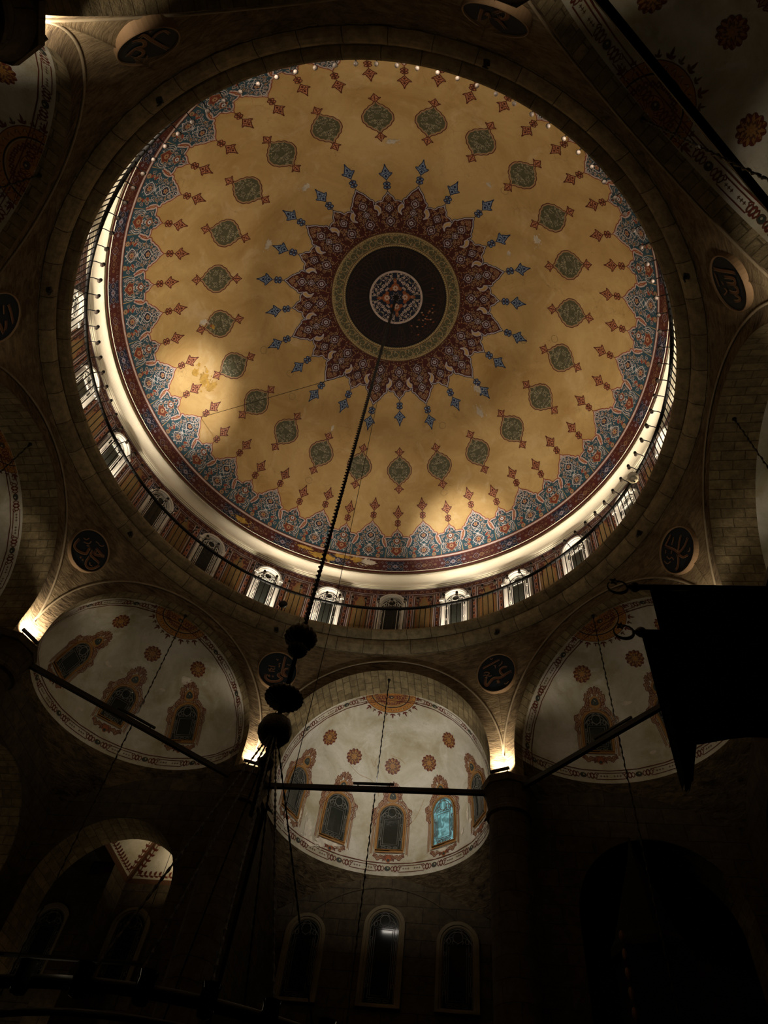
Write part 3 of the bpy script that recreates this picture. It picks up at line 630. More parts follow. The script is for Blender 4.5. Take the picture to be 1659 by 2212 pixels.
def ell(x, y, rx, ry, a0=0, a1=2*pi, n=14): return [(x+rx*cos(a0+(a1-a0)*i/n), y+ry*sin(a0+(a1-a0)*i/n)) for i in range(n+1)]
def tracery(w, z0, z1, rich=True):
    h = w/2; zs = z1-h; b = h*.24; T = [outline(w*.94, z0+.03, z1-.02), ]
    x = h-b*1.15; top = zs-.02; bot = z0+b*1.3
    T += [[(-x, bot), (-x, top), (x, top), (x, bot), (-x, bot)], [(-x+.05, bot+.05), (-x+.05, top-.05), (x-.05, top-.05), (x-.05, bot+.05), (-x+.05, bot+.05)]]
    c = (zs+z1)/2-.02*0; r = h*.34
    T += [ell(0, zs+h*.42, r, r*1.05), ell(0, zs, h*.74, h*.78, 0, pi)]
    for sx in (-1, 1):
        T += [ell(sx*h*.62, zs+h*.18, h*.13, h*.15), crv([(sx*h*.9, zs), (sx*h*.72, zs+h*.3), (sx*h*.38, zs+h*.42)], 4), crv([(sx*h*.3, zs+h*.75), (sx*h*.12, zs+h*.9), (0, z1-.02)], 4), crv([(sx*h*.3, zs), (sx*h*.36, zs+h*.2), (sx*h*.12, zs+h*.1), (0, zs)], 4)]
        n = max(2, int((top-bot)/.42))
        for i in range(n):
            y = bot+(top-bot)*(i+.5)/n; T += [ell(sx*(x+b*.5), y, b*.32, b*.5, n=10), [(sx*(x+b*.5), y+b*.5), (sx*(x+b*.5), y+(top-bot)/n-b*.5)] if i < n-1 else [(sx*x, y), (sx*(x+b*.2), y)]]
    for i in (-1, 0, 1): T.append(ell(i*x*.66, z0+b*.68, x*.26, b*.3, n=10))
    return T
WN = [0]
def window(mp, w, z0, z1, loc, label, frame_m, trac_m, pane_m, fw=.1, th=.08, tr=.012, shoulder=0.0, sur=True, extra=None, fn=None):
    WN[0] += 1
    root = empty('window_%d' % WN[0], loc, label, 'window', kind='structure')
    if sur:
        g = Geo(); surround(g, mp, w, z0, z1, fw, th, frame_m, shoulder); g.build('window_surround', root)
    g = Geo(); bars(g, mp, tracery(w, z0, z1), tr, trac_m, .012+tr*1.2); g.build('tracery', root)
    g = Geo(); pane_mesh(g, mp, w, z0, z1, pane_m); g.build('pane', root)
    return root
# drum windows behind the gallery railing
LITW = {-8: 1, -7: 1, -6: 1, -5: 1, -4: 0, -3: 0, -2: 1, -1: 1, 0: 0, 1: 1, 2: 1, 3: 1, 4: 1, 5: 1, 6: 1, 7: 1}
ORD = ['first', 'second', 'third', 'fourth', 'fifth', 'sixth', 'seventh', 'eighth']
for k in range(-8, 8):
    def mp(x, y, off, a=rad(15*k)):
        q = np.asarray(x)/RD+a; r = RD-off; return np.stack([r*np.sin(q), r*np.cos(q), np.asarray(y)], 1)
    where = 'drum window straight above the front half-dome' if k == 0 else '%s drum window to the %s of the one above the front half-dome' % (ORD[abs(k)-1], 'left' if k < 0 else 'right')
    window(mp, .74, 17.75, 19.86, pol(15*k, RD, 17.3), ('brightly lit white arched ' if LITW[k] else 'unlit dim arched ')+where, M_WHITE, M_WHITE, M_GLASS, fw=.11, th=.17, tr=.0125, shoulder=.05)

# ------------------------------------------------------------------ gallery railing and its globe lamps
rail = empty('gallery_railing', (0, 0, 17.3), 'black iron railing round the gallery at the foot of the dome', 'railing')
RR = 7.53; ZR = 18.40
g = Geo(); g.tube([pol(a, RR, ZR) for a in np.arange(0, 360, 1.5)], .048, M_IRON, 8, closed=True); g.build('top_rail', rail, True)
g = Geo(); g.tube([pol(a, RR, 17.42) for a in np.arange(0, 360, 1.5)], .018, M_IRON, 6, closed=True); g.build('bottom_rail', rail, True)
def baluster(g, a): g.tube([pol(a, RR, 17.29), pol(a, RR, 18.40)], .014, M_IRON, 5)
near = sorted((-62+1.3*i for i in range(100)), key=abs)
g0 = Geo(); baluster(g0, 0.0)
b0 = g0.build('baluster', None); me0 = b0.data; bpy.data.objects.remove(b0)
me0.transform(Matrix.Translation((0, -RR, -17.3)))
for a in near:
    o = bpy.data.objects.new('baluster', me0); COL.objects.link(o); o.parent = rail; q = pol(a, RR, 0); o.location = (q[0], q[1], 0)
g = Geo(); a = -62+1.3*100
while a < 360-62-.5: baluster(g, a); a += 1.3
o = g.build('balusters', rail); o['kind'] = 'stuff'
# a lamp: curved black arm from the rail, black holder, hanging white globe
def make_lamp():
    r = empty('globe_lamp', (0, 0, 0), 'small white globe bulb on a curved black arm along the gallery rail', 'lamp', 'globe lamps round the gallery rail')
    g = Geo(); g.tube(crv([(0, .02, 0), (0, -.06, .10), (0, -.16, .13), (0, -.25, .16)], 5), .013, M_IRON, 6); g.build('arm', r, True)
    g = Geo(); g.lathe([(.0, .05), (.035, .045), (.045, .0), (.03, -.05), (0, -.052)], M_IRON, 10, c=(0, -.25, .15)); g.build('holder', r, True)
    g = Geo(); g.ball((0, -.25, .055), .047, M_BULB, 12, 8); g.build('bulb', r, True)
    return r
lamp0 = make_lamp()
for k in range(108):
    a = 1.2+360/108*k; o = lamp0 if k == 0 else copy_tree(lamp0)
    o.location = pol(a, RR, ZR); o.rotation_euler = (0, 0, -rad(a))
# things on the gallery and on the stone rings
t = empty('security_camera', pol(70.3, 7.55, 17.9), 'round beige dome camera on the gallery railing at right', 'camera')
g = Geo(); c = pol(70.3, 7.40, 0); g.lathe([(0, 18.30), (.13, 18.28), (.15, 18.2), (.14, 18.12), (.10, 18.10)], M_CREAM, 16, c=c); g.tube([pol(70.3, 7.53, 18.2), pol(70.3, 7.40, 18.22)], .03, M_CREAM, 6); g.build('housing', t, True)
g = Geo(); g.ball(c+[0, 0, 18.08], .095, M_CREAM, 14, 9); g.build('camera_ball', t, True)
g = Geo(); g.ball(c+[0, 0, 17.995], .03, M_BLACK if False else M_IRON, 8, 6); g.build('lens', t, True)
t = empty('floodlight', pol(-25.1, 7.5, 17.3), 'black floodlight head standing at the gallery edge between two lit windows', 'light')
g = Geo(); g.ball(pol(-25.1, 7.42, 17.62), .15, M_IRON, 12, 8, (1, .8, .8)); g.build('lamp_head', t, True)
g = Geo(); g.tube([pol(-25.1, 7.45, 17.30), pol(-25.1, 7.43, 17.6)], .025, M_IRON, 6); g.build('bracket', t)
HK = [(-24.6, 'above the roundel beside the chandelier rod'), (-63.4, 'above the roundel at lower left'), (-116.2, 'at the far left edge of the stone ring'), (114.4, 'at upper right of the stone ring'), (64.5, 'above the roundel at lower right'), (26.4, 'right of the front half-dome'), (158, 'near the top right of the stone ring'), (-154, 'at upper left of the stone ring')]
for i, (a, wh) in enumerate(HK):
    t = empty('iron_hook', pol(a, 7.72, 16.9), 'small black iron hook with a ring '+wh, 'hook', 'iron hooks under the stone ring')
    b = pol(a, 7.74, 16.83); q = pol(a, 7.66, 16.74)
    g = Geo(); g.box(b, (.12, .12, .07), M_IRON); g.tube([b, q], .022, M_IRON, 6); g.build('base', t)
    g = Geo(); tt = np.array([cos(rad(a)), -sin(rad(a)), 0]); g.tube([q+tt*.055*cos(s)+np.array([0, 0, -.055+.055*sin(s)]) for s in np.linspace(0, 2*pi, 12, endpoint=False)], .013, M_IRON, 5, closed=True); g.build('ring', t, True)

# ------------------------------------------------------------------ octagon of arches
def L2W(phi):
    a = rad(phi); n = np.array([sin(a), cos(a), 0]); t = np.array([cos(a), -sin(a), 0]); z = np.array([0, 0, 1.0])
    def f(la, d, h):
        q = np.asarray(la, float)[..., None]*t+np.asarray(d, float)[..., None]*n+np.asarray(h, float)[..., None]*z
        q[..., 1] = np.where(q[..., 1] < 0, q[..., 1]*STRETCH, q[..., 1]); return q
    return f
R1, R2, DA, ZC, ZCAP = 3.314, 2.95, 8.0, 13.24, 12.45
NAMES = {0: 'front', 1: 'lower right', 2: 'right', 3: 'upper right', 4: 'top', 5: 'upper left', 6: 'left', 7: 'lower left'}
def pend_pt(k, a_, t):
    """point of the pendentive beside arch k: a_ = angle on the arch from its crown (rad), t = 0 arch edge .. 1 ring"""
    W = L2W(45*k+OCT); la = R1*sin(a_); b = W(np.array([la]), np.array([DA]), np.array([ZC+R1*cos(a_)]))[0].copy()
    az = atan2(b[0], b[1]); top = np.array([7.93*sin(az), 7.93*cos(az), 16.76]); q = b+(top-b)*t
    bl = .16*sin(pi*t)*(16.76-b[2])/3.5; q[0] += bl*sin(az); q[1] += bl*cos(az); return q
for k in range(8):
    g = Geo(); A1 = np.linspace(0, pi/2, 30); rows = []
    for t in np.linspace(0, 1, 22):
        rows.append([pend_pt(k, a, t) for a in A1]+[pend_pt((k+1) % 8, -a, t) for a in A1[::-1][1:]])
    g.grid(np.array(rows), M_PEND)
    ST(g.build('pendentive', smooth=True), 'brown plaster pendentive between the %s and %s arches' % (NAMES[k], NAMES[(k+1) % 8]), 'pendentive')
    W = L2W(45*k+OCT)
    # arch face ring with its stilted feet
    g = Geo(); A_ = np.linspace(-pi/2, pi/2, 65)
    def ringpts(r): return np.concatenate([[(-r, ZCAP), (-r, (ZCAP+ZC)/2)], np.stack([r*np.sin(A_), ZC+r*np.cos(A_)], 1), [(r, (ZCAP+ZC)/2), (r, ZCAP)]])
    rows = []
    for f in np.linspace(0, 1, 5):
        Q = ringpts(R1+(R2-R1)*f); rows.append(W(Q[:, 0], np.full(len(Q), DA+.02*sin(pi*f)), Q[:, 1]))
    g.grid(np.stack(rows), M_FACE)
    Q = ringpts(R1-.01); g.tube(W(Q[:, 0], np.full(len(Q), DA-.01), Q[:, 1])[2:-2], .03, M_RIDGE, 6)
    ST(g.build('arch', smooth=True), 'dark plaster face of the %s arch under the dome' % NAMES[k], 'arch')

# columns below the piers
for i, az in enumerate(PIER_AZ):
    who = 'between the %s and %s arches' % (NAMES[i], NAMES[(i+1) % 8])
    c = pier(az, 8.78, 0); t = empty('column', c, 'grey stone column '+who, 'column', kind='structure')
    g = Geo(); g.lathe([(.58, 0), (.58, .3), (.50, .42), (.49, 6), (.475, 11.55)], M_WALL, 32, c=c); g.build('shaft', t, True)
    g = Geo(); g.lathe([(.475, 11.5), (.54, 11.55), (.55, 11.62), (.49, 11.68), (.50, 11.85), (.54, 12.05), (.60, 12.2)], M_WALL, 32, c=c)
    g.lathe([(.60, 12.2), (.65, 12.24), (.65, 12.42), (.62, 12.45), (.0, 12.45)], M_WALL, 8, c=c, a0=az-22.5, a1=az+337.5); g.build('capital', t)
    b = pier(az, 8.30, 12.45); tx = np.array([cos(rad(az)), -sin(rad(az)), 0])
    t = empty('pier_light', b, 'short black light bar on the capital '+who, 'light', 'light bars on the capitals')
    R = np.array([[cos(rad(az)), sin(rad(az)), 0], [-sin(rad(az)), cos(rad(az)), 0], [0, 0, 1]])
    g = Geo(); g.box(b+[0, 0, .15], (.50, .06, .06), M_IRON, R); g.build('housing', t)
    g = Geo()
    for q in (-.2, .2): g.tube([b+tx*q, b+tx*q+[0, 0, .13]], .014, M_IRON, 5)
    g.build('bracket', t)

# ------------------------------------------------------------------ paint of the half-domes
HR = 2.95; HZ = 13.24
def hd_map(phi, d0, azc=0.0):
    W = L2W(phi)
    def f(x, y, off):
        y = np.asarray(y); el = np.clip(y, 0, None)/HR; r = HR-off; ce = np.maximum(np.cos(el), .08); a = np.asarray(x)/(HR*ce)+azc
        return W(r*np.cos(el)*np.sin(a), d0+r*np.cos(el)*np.cos(a), HZ+r*np.sin(el)+np.minimum(y, 0))
    return f
def sun_map(phi, d0):
    W = L2W(phi)
    def f(x, y, off):
        rho = np.hypot(x, y)/HR; a = np.arctan2(x, y); r = HR-off
        return W(r*np.sin(rho)*np.sin(a), d0+r*np.sin(rho)*np.cos(a), HZ+r*np.cos(rho))
    return f
def rim_map(phi, d0):
    W = L2W(phi)
    def f(x, y, off):
        t = np.asarray(x)/HR; q = np.asarray(y)/HR; r = HR-off
        return W(r*np.sin(t)*np.cos(q), d0+r*np.sin(q), HZ+r*np.cos(t)*np.cos(q))
    return f
def band_unit(p, u, H=.30):
    m = H/2; s = 1
    p.fill([(.085*cos(a), m+.07*sin(a)) for a in np.linspace(0, 2*pi, 14)[:-1]], P_GREEN, 2); p.line([(.085*cos(a), m+.07*sin(a)) for a in np.linspace(0, 2*pi, 14)[:-1]], .012, P_BRWN, 2.3, True); p.disc(.015, m+.015, .025, P_OLIVEL, 2.6, 6)
    for sx in (-1, 1):
        X = np.linspace(.10, .36, 13)
        for ph in (0, pi): p.line([(sx*x, m+.075*sin((x-.10)/.26*3*pi+ph)) for x in X], .024, P_DKRED, 2)
        p.line(ell(sx*.23, m, .05, .09, n=10), .018, P_DKRED, 2.2); p.line(crv([(sx*.36, m+.02), (sx*.40, m+.05), (sx*.37, m+.08)], 3), .018, P_DKRED, 2.2)
        for i in range(3): x = .46+.075*i; p.line([(sx*(x-.03), m), (sx*(x+.03), m)], .014, P_BRWN, 2); p.line([(sx*x, m-.03), (sx*(x+.012), m), (sx*x, m+.03)], .014, P_BRWN, 2)
        p.line([(sx*.32, m+.095), (sx*.38, H-.065), (sx*u, H-.065)], .02, P_DKRED, 2); p.line([(sx*.32, m-.095), (sx*.38, .055), (sx*u, .055)], .02, P_DKRED, 2)
    p.line([(-u, H), (0, H), (u, H)], .024, P_DKRED, 2)
def rosette(p, r):
    O = [((r*(.86+.16*abs(cos(6*a)))+.0)*cos(a), (r*(.86+.16*abs(cos(6*a))))*sin(a)) for a in np.linspace(0, 2*pi, 73)[:-1]]
    p.fill(O, P_DKRED, 1.8)
    for i in range(12): p.leaf(0, 0, i*pi/6+.1, r*.98, r*.40, P_OCHRE, 2)
    for i in range(12): p.leaf(0, 0, (i+.5)*pi/6, r*.66, r*.24, P_BRWN, 2.3)
    p.flower(0, 0, r*.40, P_OCHRE, P_BRWN, 2.6, 8); p.disc(0, 0, r*.12, P_SUN, 3.4, 8)
def acan(p, pts, wd, seed=0):
    """curling acanthus leaf: lobed ribbon along a path with a dark edge"""
    C = crv(pts, 5); nn = normals(C, False); n = len(C); w_ = wd*np.sin(np.linspace(.25, pi, n))**.7*(1+.35*np.sin(np.arange(n)*1.9+seed))
    O = np.concatenate([C+nn*w_[:, None], (C-nn*w_[:, None]*.8)[::-1]])
    p.fill(O, P_BRICK, 2.2); p.line(O, .018, P_DKRED, 2.6, True); p.line(C[1:-1], .013, P_DKRED, 2.8, taper=True)
def window_paint(p, w, z0, z1, lower=True):
    for d, wd, m in ((.045, .075, P_OCHRE), (.10, .018, P_BRWN), (.15, .05, P_BRICK), (.19, .012, P_DKRED)):
        O = outline(w+2*d, z0-d, z1+d); p.line(O if d > .12 else O, wd, m, 1.5+d, d < .12)
    h = w/2
    for sx in (-1, 1):
        acan(p, [(sx*(h+.12), z1-.62), (sx*(h+.20), z1-.45), (sx*(h+.10), z1-.32), (sx*(h+.22), z1-.22), (sx*(h+.12), z1-.10)], .06, 1)
        acan(p, [(sx*(h+.02), z1-.10), (sx*(h-.02), z1+.04), (sx*(h-.14), z1+.06), (sx*(h-.12), z1+.20), (sx*(h-.2), z1+.24)], .07, 2)
        acan(p, [(sx*.10, z1+.14), (sx*.20, z1+.24), (sx*.22, z1+.40), (sx*.14, z1+.46), (sx*.20, z1+.56)], .07, 0)
        acan(p, [(sx*.05, z1+.50), (sx*.11, z1+.58), (sx*.07, z1+.66)], .05, 3)
        p.ringl(sx*.20, z1+.30, .05, .014, P_DKRED, 3)
    p.fill(crv([(-.16, z1+.14), (0, z1+.08), (.16, z1+.14), (.14, z1+.34), (0, z1+.44), (-.14, z1+.34)], 3, True), P_OCHRE, 2.4)
    p.fill(crv([(-.10, z1+.20), (0, z1+.17), (.10, z1+.20), (.085, z1+.31), (0, z1+.38), (-.085, z1+.31)], 3, True), P_GREEN, 3); p.line(crv([(-.05, z1+.24), (.02, z1+.27), (-.02, z1+.32)], 3), .02, P_OLIVEL, 3.4)
    acan(p, [(0, z1+.44), (.02, z1+.56), (0, z1+.70)], .07, 1)
    if lower:
        for sx in (-1, 1):
            acan(p, [(sx*.08, z0-.30), (sx*.20, z0-.20), (sx*.32, z0-.26), (sx*.40, z0-.16), (sx*.46, z0-.22)], .055, 2)
            acan(p, [(sx*.02, z0-.16), (sx*.10, z0-.20), (sx*.16, z0-.34)], .04, 1)
        p.fill(crv([(-.09, z0-.20), (0, z0-.14), (.09, z0-.20), (.06, z0-.34), (0, z0-.38), (-.06, z0-.34)], 3, True), P_TERRA, 2.4); p.disc(0, z0-.31, .045, P_GREEN, 3.2)
def sunburst(p, r):
    def half(q, n=22): return [(q*sin(a), q*cos(a)) for a in np.linspace(-pi/2+.02, pi/2-.02, n)]
    def ann(a, b, m, l): p.fill(half(b)+half(a)[::-1], m, l)
    ann(.02, r*.80, P_SUN, 1); ann(.02, r*.58, P_OCHRE, 1.3); ann(.02, r*.28, P_SUN, 1.6)
    for q, wd, m in ((.80, .016, P_DKRED), (.60, .03, P_BLACK), (.565, .012, P_OLIVEL), (.29, .014, P_DKRED)): p.line(half(r*q), wd, m, 2)
    n = 13
    for i in range(n):
        a = -pi/2+.12+(pi-.24)*i/(n-1); c, s = sin(a), cos(a); k = .155 if i % 2 == 0 else .11
        for da, ln in ((0, k*r*1.25), (.9, k*r*.75), (-.9, k*r*.75)): p.leaf(c*r*.83, s*r*.83, pi/2-a+da, ln, k*r*.42, P_BRWN if i % 2 else P_DKRED, 2)
        p.line(crv([(c*r*.64-s*.05, s*r*.64+c*.05), (c*r*.74, s*r*.74), (c*r*.68+s*.06, s*r*.68-c*.06)], 3), .013, P_DKRED, 2.2); p.disc(c*r*.72, s*r*.72, .018, P_OLIVEL, 2.4, 6)
        p.flower(c*r*.45, s*r*.45, r*.06, P_DKRED, P_BRICK, 2.2, 4); p.line([(c*r*.10, s*r*.10), (c*r*.25, s*r*.25)], .012, P_DKRED, 2.2)

# ------------------------------------------------------------------ the eight bays behind the arches
BAYN = {0: 'brightly lit front', 1: 'dim lower right', 2: 'right', 3: 'dark upper right', 4: 'top', 5: 'dark upper left', 6: 'left', 7: 'dim lower left'}
def quadwall(g, A, B, z0, z1, m, nu=2):
    A, B = np.array(A, float), np.array(B, float); L = np.linalg.norm(B-A)
    P = np.array([[[*A[:2], z0], [*B[:2], z0]], [[*A[:2], z1], [*B[:2], z1]]]); U = np.array([[[0, z0], [L, z0]], [[0, z1], [L, z1]]])
    g.grid(P, m, U)
for k in range(8):
    phi = 45*k+OCT; W = L2W(phi); deep = k % 2 == 0; d0 = 9.0 if deep else 8.3; zb = -1.13 if deep else -.12
    nm = BAYN[k]
    # barrel
    g = Geo(); A_ = np.linspace(-pi/2, pi/2, 65); zl = 12.08 if deep else 12.45
    Q = np.concatenate([[(-R2, zl)], np.stack([R2*np.sin(A_), ZC+R2*np.cos(A_)], 1), [(R2, zl)]])
    D = np.linspace(DA, d0, 3); P_ = np.stack([W(Q[:, 0], np.full(len(Q), d), Q[:, 1]) for d in D])
    arc = np.concatenate([[0], np.cumsum(np.hypot(*np.diff(Q, axis=0).T))]); U = np.stack([np.stack([np.full(len(Q), d-DA), arc], 1) for d in D])
    g.grid(P_, M_BARREL, U)
    ST(g.build('barrel_vault', smooth=True), 'limestone barrel vault of the %s arch' % nm, 'vault')
    # half-dome
    g = Geo(); bag = Bag(g)
    V_ = np.concatenate([np.linspace(zb, 0, 6)[:-1], np.linspace(0, HR*pi/2-.001, 26)]); AZ = np.linspace(-pi/2, pi/2, 57); rows = []
    for v in V_:
        el = max(v, 0)/HR; rows.append(W(HR*np.cos(el)*np.sin(AZ), d0+HR*np.cos(el)*np.cos(AZ), np.full(len(AZ), HZ+HR*sin(el)+min(v, 0))))
    g.grid(np.stack(rows), M_HALF)
    wins = []
    if k in (0, 2, 4, 6): wins = [(-66.5, -.37, .98, .74), (-34, -.37, .98, .74), (0, -.37, .98, .74), (33.5, -.37, .98, .74), (65.5, -.37, .98, .74)]
    else: wins = [(-45, .80, 1.85, .70), (0, .80, 1.85, .70), (44, .80, 1.85, .70)]
    if k in (0, 1, 3, 5, 6, 7):
        p = Paint(rim_map(phi, d0))
        for i in range(-3, 4): p.frame(1.412*i, .02); band_unit(p, .705)
        bag.take(p)
        r = .98 if deep else 1.0
        p = Paint(sun_map(phi, d0)); sunburst(p, r); bag.take(p)
        p = Paint(rim_map(phi, d0)); p.fill([(x, y) for x, y in zip(np.linspace(-1.1, 1.1, 24), np.full(24, .0))]+[(x, y) for x, y in zip(np.linspace(1.1, -1.1, 24), np.full(24, .31))], M_HALF, 1.0) if False else None
        p = Paint(hd_map(phi, d0))
        for i in range(-3, 4): p.frame(1.412*i, zb+.06); band_unit(p, .705)
        bag.take(p)
        for az, el in (((-62.5, 43.5), (-34, 42), (-1, 41.3), (30, 40.3), (58.5, 45.5)) if deep else ((-56, 55.5), (-1, 58.5), (52, 56))):
            p = Paint(hd_map(phi, d0, rad(az))); p.frame(0, rad(el)*HR); rosette(p, .25); bag.take(p)
        for az, z0, z1, ww in wins:
            if k in (3, 5) and az: continue
            p = Paint(hd_map(phi, d0, rad(az))); window_paint(p, ww, z0, z1); bag.take(p)
        R = random.Random(40+k)
        if k == 0:
            for az, y, rx, ry in ((-50, -.45, .14, .30), (-47, -.75, .30, .14), (-58, -.2, .08, .3), (-34, -.52, .30, .10), (-40, -.62, .18, .16), (-66, -.75, .2, .2), (52, .15, .06, .28), (54, -.1, .10, .08), (14, -.3, .02, .18), (-12, -.15, .02, .1), (47, -.25, .06, .12), (33, -.55, .2, .07)):
                p = Paint(hd_map(phi, d0, rad(az))); blob(p, 0, y, rx, ry, P_BARE, 4.5, R.random())
                for _ in range(8): blob(p, R.uniform(-1.4, 1.4)*rx, y+R.uniform(-1.4, 1.4)*ry, rx*.16, ry*.14, P_BARE, 4.5, R.random(), 8)
                bag.take(p)
            p = Paint(hd_map(phi, d0)); 
            for C in ([(-1.45, 1.9), (-1.1, 1.72), (-.75, 1.66), (-.5, 1.45), (-.45, 1.2)], [(-.1, 2.45), (.18, 2.35), (.35, 2.2)], [(-.72, 2.25), (-.62, 2.05), (-.56, 2.3)], [(.5, .35), (.75, .62), (1.0, 1.1)]): p.line(crv(C, 6), .014, P_RING, 1.2)
            bag.take(p)
        elif not deep:
            for az, y, rx, ry in ((-24, 2.0, .16, .06), (22, 2.15, .12, .05), (40, 2.55, .2, .14), (-18, .6, .1, .06)):
                p = Paint(hd_map(phi, d0, rad(az))); blob(p, 0, y, rx, ry, P_BARE, 2.5, R.random()); bag.take(p)
    ST(g.build('half_dome', smooth=True), '%s half-dome with painted border, rosettes and sunburst' % nm, 'half-dome')
    # windows of the half-dome (the bays the picture shows)
    if k in (0, 1, 7):
        for i, (az, z0, z1, ww) in enumerate(wins):
            if k == 1 and i == 2: continue
            mpw = hd_map(phi, d0, rad(az)); lit = k == 0 and i == 3
            pm = mat('lit_window_glass', (0.12, 0.3, 0.33), 0.3, noise=0.4, emit=((0.20, 0.44, 0.47), 0.5)) if lit else M_GLASS
            nth = (['far left', 'second from the left', 'middle', 'second from the right', 'far right'] if k == 0 else ['left', 'middle', 'right'])[i]
            ww_ = window(mpw, ww, z0, z1, W(np.array([sin(rad(az))*2.9]), np.array([d0+cos(rad(az))*2.9]), np.array([HZ+z0]))[0],
                   '%s%s arched window in the %s half-dome' % ('glowing blue ' if lit else 'dark ', nth, nm), P_OCHRE, M_LEAD, pm, fw=.045, th=.05, tr=.011)
            if lit:
                nt = pm.node_tree; b = nt.nodes['Principled BSDF']; tc = nt.nodes.new('ShaderNodeTexCoord'); wv = nt.nodes.new('ShaderNodeTexNoise'); wv.inputs['Scale'].default_value = 7; wv.inputs['Distortion'].default_value = 0.8
                nt.links.new(tc.outputs['Object'], wv.inputs['Vector']); rr = nt.nodes.new('ShaderNodeMapRange'); rr.inputs[1].default_value = .42; rr.inputs[2].default_value = .62; rr.inputs[3].default_value = .08; rr.inputs[4].default_value = .62
                nt.links.new(wv.outputs['Fac'], rr.inputs[0]); nt.links.new(rr.outputs[0], b.inputs['Emission Strength'])
    # lower walls
    if deep:
        g = Geo(); ps = np.linspace(-pi/2, pi/2, 49)
        Lr = np.minimum(2.95/np.maximum(np.abs(np.sin(ps)), 1e-6), 3.0/np.maximum(np.cos(ps), 1e-6)); rows = []
        for f in np.linspace(0, 1, 6):
            r = HR+(Lr-HR)*f; rows.append(W(r*np.sin(ps), d0+r*np.cos(ps), HZ+zb-.85*(r-HR)))
        g.grid(np.stack(rows), M_FACE); ST(g.build('squinch', smooth=True), 'plain corner squinches under the %s half-dome' % nm, 'squinch')
        for nme, A, B in (('back', (-2.95, 12), (2.95, 12)), ('left', (-2.95, 9), (-2.95, 12)), ('right', (2.95, 12), (2.95, 9))):
            g = Geo(); a = W(np.array([A[0]]), np.array([A[1]]), np.array([0.]))[0]; b = W(np.array([B[0]]), np.array([B[1]]), np.array([0.]))[0]
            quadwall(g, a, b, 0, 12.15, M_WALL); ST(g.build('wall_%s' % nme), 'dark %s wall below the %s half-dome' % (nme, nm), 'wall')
        if k in (0, 2):
            WW = lambda x, y, off, W=W: W(x, 12-np.asarray(off), y)
            for i, (la, zt) in enumerate(((-2.03, 10.82), (.08, 11.14), (2.03, 10.82))):
                window(lambda x, y, off, la=la: WW(np.asarray(x)+la, y, off), .78, 8.95, zt, W(np.array([la]), np.array([12.]), np.array([8.9]))[0],
                       'tall dark %s arched window low in the wall under the %s half-dome' % (('left', 'centre', 'right')[i], nm), M_STONEF, M_LEAD, M_GLASS2, fw=.16, th=.08, tr=.009)
            g = Geo(); g.tube(WW(2.95*np.sin(np.linspace(-1.15, 1.15, 40)), 8.85+2.95*np.cos(np.linspace(-1.15, 1.15, 40)), np.full(40, .01)), .02, M_WALL, 6)
            ST(g.build('trim_%d' % (3+k)), 'thin relieving arch line on the wall above the tall windows of the %s bay' % nm, 'trim')
    # tie beam with a light bar, and the chain hanging from the vault crown
    if k != 4:
        t = empty('tie_beam', W(np.array([0.]), np.array([8.35 if k == 3 else 8.05]), np.array([12.2]))[0], 'black iron tie beam across the foot of the %s arch' % nm, 'beam')
        ts = W(np.array([1.]), np.array([0.]), np.array([0.]))[0]; ns = W(np.array([0.]), np.array([1.]), np.array([0.]))[0]; Rm = np.stack([ts, ns, [0, 0, 1]], 1)
        g = Geo(); g.box(t.location, (5.9, .10, .12), M_IRON, Rm); g.build('beam', t)
        q = empty('light_bar', np.array(t.location)+[0, 0, .06], 'slim %s bar lying on the tie beam of the %s half-dome' % ('brightly lit light' if k == 0 else 'dim light', nm), 'light')
        g = Geo(); g.box(np.array(t.location)-ns*.02+[0, 0, .14], (1.05, .05, .05), M_IRON, Rm); g.build('housing', q)
        g = Geo()
        for s in (-.4, .4): g.box(np.array(t.location)+ts*s+[0, 0, .085], (.03, .05, .05), M_IRON, Rm)
        g.build('bracket', q)
    t = empty('hanging_chain', W(np.array([0.]), np.array([8.2 if not deep else 8.4]), np.array([ZC+R2]))[0], 'thin black lamp chain hanging from the crown of the %s arch' % nm, 'chain')
    c = np.array(t.location); Z = np.arange(c[2]-.06, 4.0, -.05)
    g = Geo(); g.tube([[c[0]+.008*cos(i*1.1), c[1]+.008*sin(i*1.1), z] for i, z in enumerate(Z)], .016+.007*np.sin(np.arange(len(Z))*1.9), M_IRON, 5); g.build('chain', t)
    g = Geo(); g.lathe([(0, .0), (.05, -.01), (.03, -.05), (.02, -.12)], M_IRON, 10, c=c); g.build('hook', t)

